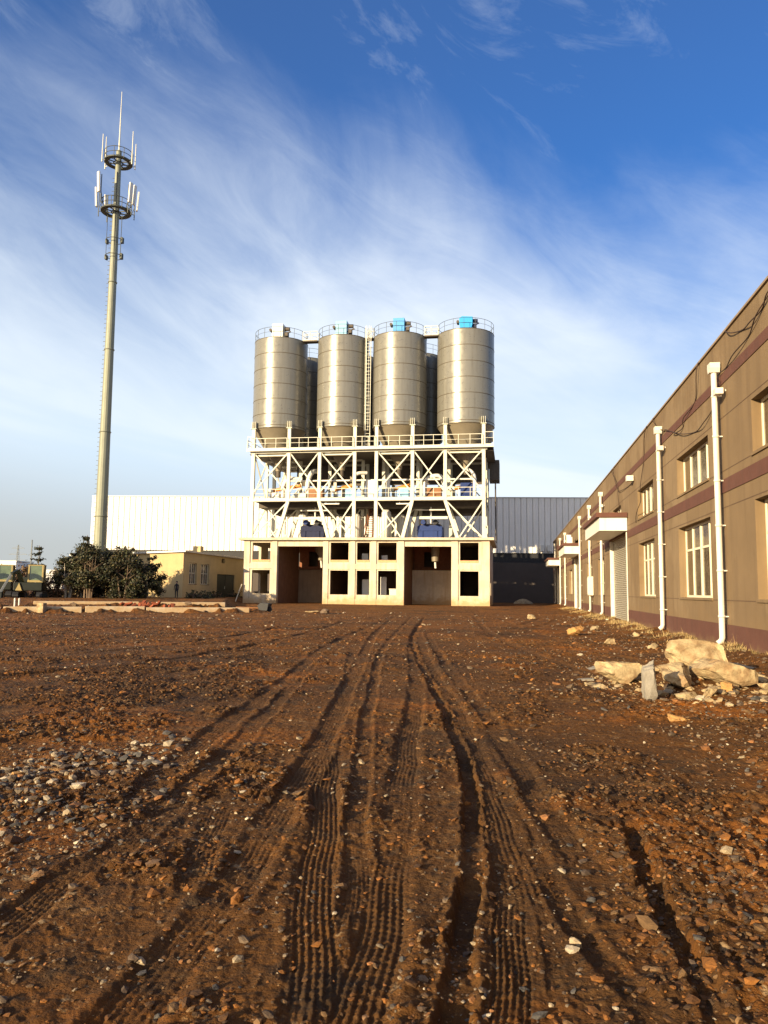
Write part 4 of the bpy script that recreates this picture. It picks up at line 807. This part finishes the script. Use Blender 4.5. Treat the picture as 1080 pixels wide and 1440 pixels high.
# ------------------------------------------------------------------ excavators
def excavator():      # faces -y; cab on the left side, boom folded down in front
    t = thing('excavator', 'x', 'excavator', (0, 0, 0), 'excavators parked behind the concrete edge')
    for s_ in (-1.0, 1.0):
        tr = obj('track', MB().prism([(-1.6, .35), (-1.35, .08), (1.35, .08), (1.6, .35), (1.6, .5), (1.35, .75), (-1.35, .75), (-1.6, .5)], s_-.25, s_+.25, 'x'), M_black, t)
        for k in (-1.1, -.55, 0, .55, 1.1): obj('wheel', MB().tube([(s_-.28, k, .38), (s_+.28, k, .38)], .2, 12), M_dsteel, tr)
    bevel(obj('body', MB().prism([(-1.5, .85), (1.3, .85), (1.3, 1.5), (.2, 1.6), (-1.5, 1.6)], -1.2, 1.2, 'x'), M_dgreen, t), .05)
    bevel(obj('engine_cover', MB().box(-1.1, 1.1, .35, 1.2, 1.62, 2.1), M_dgreen, t), .05)
    xa, xb, ya, yb = .0, 1.2, -1.35, -.1; cb_ = MB()
    for (x, y_) in ((xa, ya), (xb, ya), (xa, yb), (xb, yb)): cb_.bar((x, y_, 1.62), (x*.96+.02, y_+.05, 3.12), .13)
    cb_.box(xa-.08, xb+.08, ya-.02, yb+.08, 3.12, 3.2); cb_.box(xa-.05, xb+.05, ya-.05, yb+.05, 1.62, 1.8)
    cbo = obj('cab', cb_, M_mach, t); obj('window', MB().box(xa+.08, xb-.05, ya+.03, ya+.06, 1.81, 3.11), M_cab, cbo)
    obj('window', MB().box(xa+.02, xa+.05, ya+.12, yb-.08, 1.81, 3.11), M_cab, cbo); obj('window', MB().box(xb-.05, xb-.02, ya+.12, yb-.08, 1.81, 3.11), M_cab, cbo)
    obj('boom', MB().bar((-.55, -.8, 1.4), (-.75, -2.2, 2.6), .26, .34).bar((-.75, -2.2, 2.6), (-1.0, -3.4, 2.3), .24, .28), M_dgreen, t)
    obj('stick', MB().bar((-1.0, -3.3, 2.4), (-1.9, -3.6, .5), .16, .18), M_fargrey, t); bevel(obj('bucket', MB().prism([(-3.9, .7), (-3.5, .75), (-3.2, .35), (-3.5, .05), (-4.0, .15)], -2.4, -1.6, 'x'), M_dgreen, t), .03)
    obj('counterweight_plate', MB().prism([(-1.0, .86), (-.45, .86), (-.7, 1.55)], -1.62, -1.52), M_mach, t); return t
e1 = excavator(); e1['label'] = 'right one of the two excavators, pale green cab window framed in yellow'; e2 = copy_tree(e1); e2['label'] = 'left excavator, cut off by the left border of the photo'
e1.location = (-43.9, 65.0, .40); e1.rotation_euler.z = R(24)
e2.location = (-48.2, 66.6, .45); e2.rotation_euler.z = R(26)
# ------------------------------------------------------------------ kerb, bricks, debris at the left
kd = (KB-KA)/np.linalg.norm(KB-KA)
def kp(t_, s_): p = KA+kd*t_+np.array([-kd[1], kd[0]])*s_; return p
segs = [(-7, 1.0), (1.15, 5.6), (5.8, 9.4), (9.5, 16.2)]
for i, (a, c) in enumerate(segs):
    q = MB(); P = [kp(a, 0), kp(c, .05*(-1)**i), kp(c, .34), kp(a, .34)]; zt = .36+.03*(i % 3); V = [(p[0], p[1], z) for z in (-.2, zt) for p in P]
    q.add(V, [(0,3,2,1),(4,5,6,7),(0,1,5,4),(1,2,6,5),(2,3,7,6),(3,0,4,7)]); o = bevel(obj('concrete_kerb', q, M_conc), .03)
    setp(o, ['first length of low pale concrete kerb, starting at the left border', 'second length of low pale concrete kerb, below the excavators', 'third length of low pale concrete kerb, below the evergreen row', 'last length of low pale concrete kerb, ending near the concrete base building'][i], 'kerb', 'low kerb lengths at the left')
for i, (a, c, s_) in enumerate([(2.5, 9.5, 6.5), (10.6, 15.5, 5.2)]):
    q = MB(); P = [kp(a, s_), kp(c, s_), kp(c, s_+.4), kp(a, s_+.4)]; V = [(p[0], p[1], z) for z in (.2, .62) for p in P]
    q.add(V, [(0,3,2,1),(4,5,6,7),(0,1,5,4),(1,2,6,5),(2,3,7,6),(3,0,4,7)]); o = bevel(obj('concrete_kerb', q, M_conc), .03); setp(o, ['pale concrete strip lying behind the kerb below the evergreens', 'pale concrete strip lying behind the kerb in front of the yellow house'][i], 'kerb', 'concrete strips behind the kerb')
p = kp(3.3, -.35); o = bevel(obj('concrete_block', MB().box(p[0]-.22, p[0]+.22, p[1]-.2, p[1]+.2, -.02, .62), M_rock), .03); setp(o, 'upright grey concrete block in front of the kerb below the right excavator', 'block')
for i, tt in enumerate((1.7, 1.95)):
    p = kp(tt, .9); o = obj('stake', MB().tube([(p[0], p[1], .2), (p[0], p[1], .80)], .05, 8).lathe((p[0], p[1]), [(.05, .8), (.065, .82), (.02, .9)], 8), M_offw); setp(o, ['left of two short white marker stakes behind the kerb', 'right of two short white marker stakes behind the kerb'][i], 'stake', 'white marker stakes')
bk = None
for k in range(26):
    a = 8.0+rng.uniform(0, 3.4); s_ = .5+rng.uniform(0, .9)
    p = kp(a, s_); z = float(terrain(np.array([p[0]]), np.array([p[1]]))[0])+.02
    if bk is None:
        bk = bevel(obj('brick', MB().box(-.13, .13, -.07, .07, 0, .09), M_brick), .008); o = bk
    else: o = bk.copy(); C.objects.link(o)
    o.location = (p[0], p[1], z+(.07 if k % 3 == 0 else 0)); o.rotation_euler = (rng.uniform(-.5, .5), rng.uniform(-1.2, .3), rng.uniform(0, 3)); s2 = rng.uniform(1.0, 1.5); o.scale = (s2, s2, s2); setp(o, 'loose red brick tipped out in the heap behind the third kerb length', 'brick', 'red bricks heaped behind the kerb')
# ------------------------------------------------------------------ stones and rubble
ico_v = None
def rockmesh(seed, sx, sy, sz, blocky=.5, cuts=9, rough=.0):
    import bmesh
    bm = bmesh.new(); bmesh.ops.create_icosphere(bm, subdivisions=4 if rough else 3, radius=1.0); rn = random.Random(seed)
    V = np.array([v.co[:] for v in bm.verts])
    V = np.sign(V)*np.abs(V)**(1-blocky*.55); 
    for k in range(cuts):
        d = np.array([rn.gauss(0, 1) for _ in range(3)]); d /= np.linalg.norm(d); lim = rn.uniform(.34, .72); p_ = V@d; ov = np.maximum(p_-lim, 0); V = V-ov[:, None]*d*.99
    if rough: V += rough*.5*(np.stack([vn(V[:,0]*11+seed, V[:,1]*11+V[:,2]*9, 13)-.5, vn(V[:,1]*11, V[:,2]*11+V[:,0]*9, 14)-.5, vn(V[:,2]*11, V[:,0]*11+V[:,1]*9+seed, 15)-.5], 1))
    if rough: V += rough*(np.stack([vn(V[:,0]*4+seed, V[:,1]*4+V[:,2]*3, 3)-.5, vn(V[:,1]*4, V[:,2]*4+V[:,0]*3, 4)-.5, vn(V[:,2]*4, V[:,0]*4+V[:,1]*3+seed, 5)-.5], 1))
    V *= np.array([sx, sy, sz]); fs = [tuple(v.index for v in fc.verts) for fc in bm.faces]; bm.free(); return V, fs
def rock(name, x, y_, sz, lb, M=M_rock, rot=(0, 0, 0), seed=1, blocky=.6, cuts=12, cat='rock', group=None, lift=0., rough=.14):
    V, fs = rockmesh(seed, *[q/2 for q in sz], blocky, cuts, rough); me = bpy.data.meshes.new(name)
    from mathutils import Euler
    Rm = np.array(Euler(rot).to_matrix()); V = V@Rm.T; base = V[:,2].min(); V[:,2] -= base
    me.from_pydata([tuple(v) for v in V], [], fs); me.materials.append(M); o = bpy.data.objects.new(name, me); C.objects.link(o); o.location = (x, y_, gz(x, y_)-.03+lift)
    return setp(o, lb, cat, group)
gA = 'broken concrete slabs in the pile by the long wall'
rock('concrete_slab', 1.86, 13.9, (.92, .8, .5), 'flat cracked pale slab at the left end of the rubble pile', rot=(.12, .05, .3), seed=3, cat='concrete slab', group=gA)
rock('concrete_slab', 2.03, 12.25, (.34, .30, .68), 'upright narrow grey-white block at the front of the rubble pile', M_slate, rot=(.15, -.05, .2), seed=5, blocky=.85, cuts=5, cat='concrete slab', group=gA)
rock('concrete_slab', 2.6, 13.3, (.95, .7, .40), 'broken pale slab in the middle of the rubble pile, right of the upright block', rot=(.25, .15, .5), seed=47, blocky=.75, cat='concrete slab', group=gA)
rock('concrete_slab', 3.1, 14.9, (1.45, 1.15, .62), 'largest tilted slab on top at the back of the rubble pile', rot=(.38, -.10, .35), seed=44, blocky=.85, cat='concrete slab', group=gA, lift=.08)
rock('concrete_slab', 3.4, 13.8, (1.15, .7, .58), 'long pale block at the right side of the rubble pile', rot=(.08, .05, .12), seed=14, blocky=.8, cuts=6, cat='concrete slab', group=gA)
rock('concrete_slab', 2.35, 15.2, (.9, .8, .3), 'low buff slab half buried behind the left slab of the pile', rot=(.1, .1, .9), seed=17, cat='concrete slab', group=gA)
rock('concrete_slab', 4.5, 15.8, (.6, .4, .2), 'flat pale slab lying right of the pile below the nearest downpipe', rot=(.05, .15, .4), seed=19, cat='concrete slab', group=gA)
rock('concrete_slab', 4.9, 14.6, (.42, .35, .22), 'pale chunk near the wall at the right border of the photo', rot=(.2, .1, 1.4), seed=23, cat='concrete slab', group=gA)
rock('concrete_slab', 2.6, 12.4, (.5, .35, .26), 'small buff chunk leaning between the upright block and the middle slab', rot=(.4, .2, .4), seed=29, cat='concrete slab', group=gA)
for i, (x, y_, w1, w2, w3, rx, M_, lb) in enumerate([(2.15, 14.6, .7, .5, .14, .45, M_rock, 'thin pale slab tilted on the left slab of the pile'), (3.75, 14.35, .65, .5, .12, .55, M_rock, 'thin pale slab tilted against the right flank of the largest slab'), (3.95, 12.9, .45, .35, .10, .2, M_rock, 'thin pale plate lying in front of the long pale block'), (1.35, 14.0, .4, .3, .09, .15, M_rock, 'thin pale plate lying just left of the leftmost slab'), (4.2, 15.9, .6, .5, .12, .3, M_rock, 'thin pale plate between the largest slab and the wall'), (2.9, 12.2, .34, .26, .09, .25, M_rock, 'thin pale plate flat on the soil right of the fist sized lump'),
    (1.45, 13.3, .30, .25, .16, .3, M_rock, 'small buff chunk at the left foot of the leftmost slab'), (2.35, 12.75, .22, .18, .12, .5, M_slate, 'grey chunk wedged between the upright block and the leaning buff one'),
    (3.0, 12.75, .34, .22, .16, .2, M_rock, 'buff chunk at the front foot of the middle slab'), (3.35, 13.1, .26, .22, .14, .6, M_orock, 'ochre chunk at the front of the long pale block'), (4.05, 13.5, .30, .2, .16, .3, M_rock, 'buff chunk at the right end of the long pale block'),
    (4.3, 14.6, .42, .3, .2, .2, M_rock, 'pale chunk on the soil behind the right end of the long block'), (3.9, 15.2, .5, .4, .3, .5, M_rock, 'buff chunk propped against the largest slab on its right'), (2.0, 15.9, .55, .4, .24, .2, M_rock, 'low buff chunk at the back left of the rubble pile'),
    (4.5, 16.6, .55, .35, .2, .15, M_slate, 'grey flat chunk behind the pile near the wall'), (3.6, 16.6, .6, .45, .3, .3, M_rock, 'buff chunk behind the largest slab'), (4.9, 13.5, .28, .24, .15, .4, M_orock, 'ochre chunk near the wall at the right border'),
    (1.2, 14.6, .45, .3, .12, .1, M_slate, 'thin grey slate lying left of the rubble pile'), (1.7, 16.8, .5, .35, .14, .1, M_slate, 'thin grey slate lying behind the left part of the rubble pile'), (4.45, 12.6, .26, .2, .14, .3, M_rock, 'pale lump by the right border in front of the pile'), (2.62, 11.9, .16, .13, .10, .2, M_rock, 'fist sized lump in front of the leaning buff chunk')]):
    rock('rubble_chunk', x, y_, (w1*1.15, w2*1.15, w3*1.3), lb, M_, rot=(rx, rx*.6, i*1.3), seed=80+i, cat='rubble chunk', group='small chunks around the rubble pile')
rock('rock', 2.06, 10.3, (.34, .24, .24), 'single ochre rock standing alone in front of the rubble pile', M_orock, rot=(.1, .15, .3), seed=31)
rock('rock', -4.05, 5.95, (.20, .2, .12), 'larger of two orange rocks in the gravel at the left edge', M_orock, rot=(.1, .1, .3), seed=33, group='orange rocks in the gravel'); rock('rock', -3.92, 6.25, (.17, .14, .09), 'smaller of two orange rocks in the gravel at the left edge', M_orock, rot=(.1, .1, 1.3), seed=34, group='orange rocks in the gravel')
rock('rock', -2.95, 6.6, (.30, .16, .06), 'flat pale grey stone lying right of the gravel patch', M_slate, rot=(.05, 0, .5), seed=36)
rock('rock', 1.12, 4.95, (.22, .11, .045), 'flat grey-white stone plate in the lower right foreground', M_slate, rot=(.05, .05, -.2), seed=38)
rock('rock', 1.34, 5.4, (.10, .08, .07), 'small bright triangular stone above the flat plate in the lower right', M_offw, rot=(.5, .3, .2), seed=39, cuts=4)
rock('rock', 2.3, 29.5, (.8, .6, .5), 'rounded ochre boulder on the soil left of the nearest shutter door', M_orock, rot=(.1, 0, .3), seed=41)
for i, (x, y_, s_, lb) in enumerate([(2.2, 8.2, .13, 'pale stone by itself near the right border, below the ochre rock'), (1.9, 7.6, .10, 'pale stone a step below and left of the lone stone near the right border'), (3.3, 9.6, .17, 'pale stone at the right border below the rubble pile'), (2.9, 24.5, .6, 'buff chunk on the soil strip beyond the rubble pile'), (3.8, 22.0, .5, 'buff chunk close to the second downpipe'), (3.4, 34, .7, 'pale chunk in front of the nearest shutter door'), (4.3, 28.5, .5, 'pale chunk at the foot of the wall between second downpipe and shutter door'), (1.2, 46, .7, 'pale chunk far out on the soil in front of the middle canopy'), (3.9, 19.2, .45, 'buff chunk right behind the rubble pile')]):
    rock('rock', x, y_, (s_, s_*.8, s_*.55), lb, rot=(.1, .1, i), seed=50+i)
# scattered stones: thousands, one mesh
def pebbles():
    base = []
    import bmesh
    for s in range(6):
        bm = bmesh.new(); bmesh.ops.create_icosphere(bm, subdivisions=1, radius=1); V = np.array([v.co[:] for v in bm.verts]); rn = np.random.default_rng(s); V *= rn.uniform(.65, 1.2, (len(V), 1)); V[:,2] *= .6; fs = np.array([[v.index for v in fc.verts] for fc in bm.faces]); bm.free(); base.append((V, fs))
    n = 90000; yy = 1.9*np.exp(rng.uniform(0, math.log(30), n)); uu = rng.uniform(-1.0, .52, n); xx = uu*yy
    den = .035+.22*ss(fbm(xx, yy, .7, 3, 71), .5, .66)
    den += .9*ss(fbm(xx, yy, .5, 3, 72), .38, .6)*np.exp(-(((xx+3.6)/1.6)**2+((yy-6.3)/1.35)**2)**1.5)+.5*np.exp(-(((xx+3.2)/.9)**2+((yy-4.7)/.8)**2))
    den += .35*ss(xx, 1.2, 3.0)*ss(yy, 6.5, 9)*(yy < 50)+.35*np.exp(-(((xx+.35)/.28)**2+((yy-3.5)/.7)**2))+.4*np.exp(-(((xx-1.2)/.3)**2+((yy-4.8)/.4)**2))+.12*(yy > 12)
    den += .3*np.exp(-(((xx+1.2)/.35)**2+((yy-3.9)/.5)**2))
    den += 1.4*np.exp(-(((xx-2.9)/1.5)**2+((yy-14.2)/1.8)**2))+.6*np.exp(-((xx-4.1)/.8)**2)*(yy > 15)*(yy < 60)
    _, pk_, _r = ground(xx, yy, False); den *= (1-.8*pk_)
    k = rng.uniform(0, 1, n) < den; k &= (xx < 5.4); xx = xx[k]; yy = yy[k]; n = len(xx)
    z = ground(xx, yy, True)[0]
    grav = np.exp(-(((xx+3.6)/1.7)**2+((yy-6.2)/1.5)**2))
    sz = .0068*np.exp(rng.normal(0, .6, n))*(1+1.1*grav)*(1+.055*np.clip(yy-4, 0, 40)); sz *= 1+2.6*np.exp(-(((xx-3)/1.6)**2+((yy-14)/2.6)**2))*(rng.uniform(0, 1, n) > .5); sz = np.clip(sz, .004, np.minimum(.16, .016+.0055*yy))
    pal = np.array([(.30, .23, .14), (.19, .145, .095), (.13, .09, .055), (.40, .33, .23), (.24, .105, .035), (.09, .06, .038), (.075, .068, .06), (.20, .11, .05)])
    pr = np.array([.12, .14, .18, .06, .14, .16, .10, .10]); ci = rng.choice(8, n, p=pr/pr.sum()); ci2 = rng.choice([0, 1, 2, 3, 5, 6, 6], n); ci = np.where(rng.uniform(0, 1, n) < grav, ci2, ci)
    m2 = 120000; y2 = 1.9*np.exp(rng.uniform(0, math.log(14), m2)); x2 = rng.uniform(-1.0, .52, m2)*y2; g2, p2, r2_ = ground(x2, y2, True); dn = (r2_*.75+.10)*(1-.85*p2)
    kk = (rng.uniform(0, 1, m2) < dn) & (x2 < 5.2); x2 = x2[kk]; y2 = y2[kk]; g2 = g2[kk]; q2 = len(x2); s2 = np.clip(.0075*np.exp(rng.normal(0, .5, q2))*(1+.06*(y2-2)), .003, .05)
    epal = np.array([(.125, .052, .013), (.085, .040, .013), (.05, .027, .011), (.20, .078, .014), (.15, .085, .035)])
    xx = np.r_[xx, x2]; yy = np.r_[yy, y2]; z = np.r_[z, g2-.002]; sz = np.r_[sz, s2]; pile = (np.exp(-(((xx[:len(ci)]-2.9)/1.3)**2+((yy[:len(ci)]-14.2)/1.8)**2)) > rng.uniform(0, 1, len(ci)))[:, None]; tone_ = np.r_[np.where(pile, np.array([.33, .24, .125]), pal[ci]), epal[rng.integers(0, 5, q2)]]; n = len(xx)
    VV = []; FF = []; CC = []; o = 0
    for s in range(6):
        V, fs = base[s]; m_ = np.where(np.arange(n) % 6 == s)[0]; c = len(m_); a = rng.uniform(0, 6.28, c); ca, sa = np.cos(a), np.sin(a); st = rng.uniform(.7, 1.5, (c, 3))
        P = V[None]*st[:, None, :]*sz[m_][:, None, None]; X = P[...,0]*ca[:, None]-P[...,1]*sa[:, None]; Yv = P[...,0]*sa[:, None]+P[...,1]*ca[:, None]
        tlt = rng.uniform(-.4, .4, c)[:, None]; Zv = P[...,2]+X*tlt
        VV.append(np.stack([X+xx[m_][:, None], Yv+yy[m_][:, None], Zv+(z[m_]+sz[m_]*.18)[:, None]], -1).reshape(-1, 3)); nv = len(V)
        FF.append((fs[None]+(np.arange(c)*nv)[:, None, None]+o).reshape(-1, 3)); o += c*nv; CC.append(np.repeat(tone_[m_]*rng.uniform(.75, 1.25, (c, 1)), nv, 0))
    o_ = npmesh('gravel', np.concatenate(VV), np.concatenate(FF), M_pebble, False, np.concatenate(CC)); setp(o_, 'loose stones and gravel scattered over the muddy yard', 'gravel', kind='stuff')
pebbles()
# dry grass along the foot of the wall
def dry_grass():
    n = 26000; yy = 8+rng.uniform(0, 1, n)**1.3*70; xx = XW-.05-np.abs(rng.normal(0, .42, n)); k = fbm(xx, yy, 1.2, 3, 88) > .52; xx = xx[k]; yy = yy[k]; n = len(xx); z = ground(xx, yy, False)[0]
    h_ = rng.uniform(.025, .12, n)*(.5+1.2*vn(xx/.5, yy/.7, 12))*(1+.9*(rng.uniform(0, 1, n) > .985)*2); a = rng.uniform(0, 6.28, n); w_ = .006*(1+yy*.03); ln = rng.uniform(.1, .8, n)*h_
    dx, dy = np.cos(a), np.sin(a); b2 = rng.uniform(0, 6.28, n)
    V = np.stack([np.stack([xx-dx*w_, yy-dy*w_, z-.02], 1), np.stack([xx+dx*w_, yy+dy*w_, z-.02], 1), np.stack([xx+np.cos(b2)*ln, yy+np.sin(b2)*ln, z+h_], 1)], 1).reshape(-1, 3)
    pal = np.array([(.36, .25, .10), (.28, .18, .07), (.44, .32, .15), (.16, .13, .05)])[rng.integers(0, 4, n)]
    o = npmesh('dry_grass', V, np.arange(3*n).reshape(n, 3), M_grass, False, np.repeat(pal, 3, 0)); setp(o, 'dry yellow grass and weeds along the foot of the long workshop wall', 'grass', kind='stuff')
dry_grass()
# debris in the yard
t = thing('scrap_cart', 'dark broken barrow with a long wooden handle lying at the end of the kerb', 'barrow', (-17.6, 52.5, 0)); 
obj('handle', MB().bar((-19.2, 52.0, .34), (-17.5, 52.6, .28), .09).bar((-19.15, 52.5, .32), (-17.5, 53.0, .26), .07), M_brown, t); bevel(obj('tray', MB().prism([(-17.6, .12), (-17.0, .10), (-16.9, .62), (-17.5, .68), (-17.75, .45)], 52.3, 53.1), M_black, t), .03)
obj('wheel', MB().tube([(-17.0, 52.62, .22), (-17.0, 52.76, .22)], .22, 16), M_black, t)
rock('concrete_slab', -13.9, 52.6, (1.6, .7, .28), 'pale slab lying alone on the soil in front of the concrete base', rot=(.02, 0, .1), seed=61, cat='concrete slab'); rock('rock', -12.8, 52.4, (.8, .6, .42), 'dark clod beside the pale slab in front of the concrete base', M_bark, seed=62)
for i, (tt, s_) in enumerate(((5.1, .2), (13.2, -.3), (12.2, .5))):
    p = kp(tt, s_); rock('rock', p[0], p[1], (.7, .5, .35), ['brown clod on the kerb below the excavators', 'dark clod in front of the last kerb length', 'brown clod on top of the last kerb length'][i], M_bark, seed=70+i, lift=.3 if i != 1 else 0)
# ------------------------------------------------------------------ person by the house
def skin_body(name, joints, edges, parent, M, og):
    me = bpy.data.meshes.new(name); me.from_pydata([j[:3] for j in joints], edges, []); o = bpy.data.objects.new(name, me); C.objects.link(o); o.parent = parent
    md = o.modifiers.new('skin', 'SKIN'); md.use_smooth_shade = True
    for i, j in enumerate(joints): me.skin_vertices[0].data[i].radius = (j[3], j[4] if len(j) > 4 else j[3]); 
    me.skin_vertices[0].data[0].use_root = True
    sb_ = o.modifiers.new('sub', 'SUBSURF'); sb_.levels = 1; sb_.render_levels = 2; me.materials.append(M); return o
px, py = -34.6, 76.0
pg = gz(px, py); t = thing('person', 'person in dark clothes standing by the corner of the yellow house', 'person', (px, py, pg))
J = [(0,0,.95,.13,.10), (0,0,1.15,.13,.09), (0,0,1.38,.16,.10), (0,0,1.50,.055), (0,0,1.58,.055), (0,-.02,1.64,.085,.095), (0,-.01,1.72,.065),
     (.19,0,1.40,.06), (.24,.0,1.14,.045), (.23,-.08,.92,.032), (-.19,0,1.40,.06), (-.25,.02,1.14,.045), (-.22,-.1,.93,.032),
     (.10,0,.86,.09), (.11,-.01,.48,.06), (.12,.02,.10,.042), (.12,-.12,.05,.04), (-.10,0,.86,.09), (-.12,.02,.48,.06), (-.13,.05,.10,.042), (-.14,-.09,.05,.04)]
for k in range(5):      # fingers of each hand
    for hx, hy in ((.23, -.10), (-.22, -.12)):
        J.append((hx+(-.024+.012*k), hy-.01, .845 if k else .87, .009)); 
E_ = [(0,1),(1,2),(2,3),(3,4),(4,5),(5,6),(2,7),(7,8),(8,9),(2,10),(10,11),(11,12),(0,13),(13,14),(14,15),(15,16),(0,17),(17,18),(18,19),(19,20)]
for k in range(5): E_ += [(9, 21+2*k), (12, 22+2*k)]
skin_body('body', J, E_, t, M_cloth, None)
obj('face', MB().lathe((px, py-.055), [(.001, pg+1.55), (.05, pg+1.57), (.066, pg+1.63), (.05, pg+1.69), (.001, pg+1.70)], 14), M_skin, t); obj('hair', MB().lathe((px, py+.0), [(.10, pg+1.66), (.098, pg+1.73), (.06, pg+1.79), (.001, pg+1.81)], 14), M_hair, t)
# ------------------------------------------------------------------ far off: buildings and pylons on the left horizon
for i, (x, y_, w_, h_, lb) in enumerate([(-296, 412, 26, 16, 'far white flat roofed block at the left edge of the horizon'), (-268, 418, 22, 11, 'low far white building on the horizon left of the excavators'), (-250, 430, 30, 13, 'low far building on the horizon behind the thin conifer')]):
    t = thing('distant_building', lb, 'building', (x, y_, 0), 'distant buildings on the left horizon')
    hl = [(a, a+1.6, z, z+1.5) for a in np.arange(-w_/2+2, w_/2-2, 3.6) for z in np.arange(1.5, h_-2.5, 3.2)]
    obj('wall', MB().wall(-w_/2, w_/2, 0, h_, hl, .3, (x, y_-8, 0), (1, 0, 0), (0, 1, 0)).box(x-w_/2, x+w_/2, y_-7.6, y_+8, 0, h_-.3), M_far, t); obj('roof', MB().box(x-w_/2-.4, x+w_/2+.4, y_-8.4, y_+8.4, h_+.002, h_+.5), M_roof, t)
for i, (x, y_, h_, arms, lb) in enumerate([(-285, 408, 26, 3, 'faint lattice pylon with three wide arms on the left horizon'), (-277, 409, 29, 1, 'faint slim mast rising right of the three armed pylon')]):
    t = thing('power_pylon', lb, 'pylon', (x, y_, 0)); q = MB(); bw = 3.0 if arms > 1 else .8
    for sx_, sy_ in ((-1, -1), (1, -1), (1, 1), (-1, 1)): q.bar((x+sx_*bw/2, y_+sy_*bw/2, 0), (x+sx_*.15, y_+sy_*.15, h_), .16)
    z = 0
    while z < h_-2: w0 = bw/2*(1-z/h_)+.15; w1 = bw/2*(1-(z+2)/h_)+.15; q.bar((x-w0, y_-w0, z), (x+w1, y_-w1, z+2), .10); q.bar((x+w0, y_-w0, z), (x-w1, y_-w1, z+2), .10); z += 2
    obj('lattice', q, M_fargrey, t)
    q = MB()
    for k in range(arms): zz_ = h_-2-3.6*k if arms > 1 else h_-9; a_ = (4.5, 6.5, 6.0)[k]*.9 if arms > 1 else 2; q.bar((x-a_, y_, zz_), (x+a_, y_, zz_), .22); q.bar((x-a_, y_, zz_), (x, y_, zz_+1.3), .1); q.bar((x+a_, y_, zz_), (x, y_, zz_+1.3), .1)
    obj('crossarm', q, M_fargrey, t)
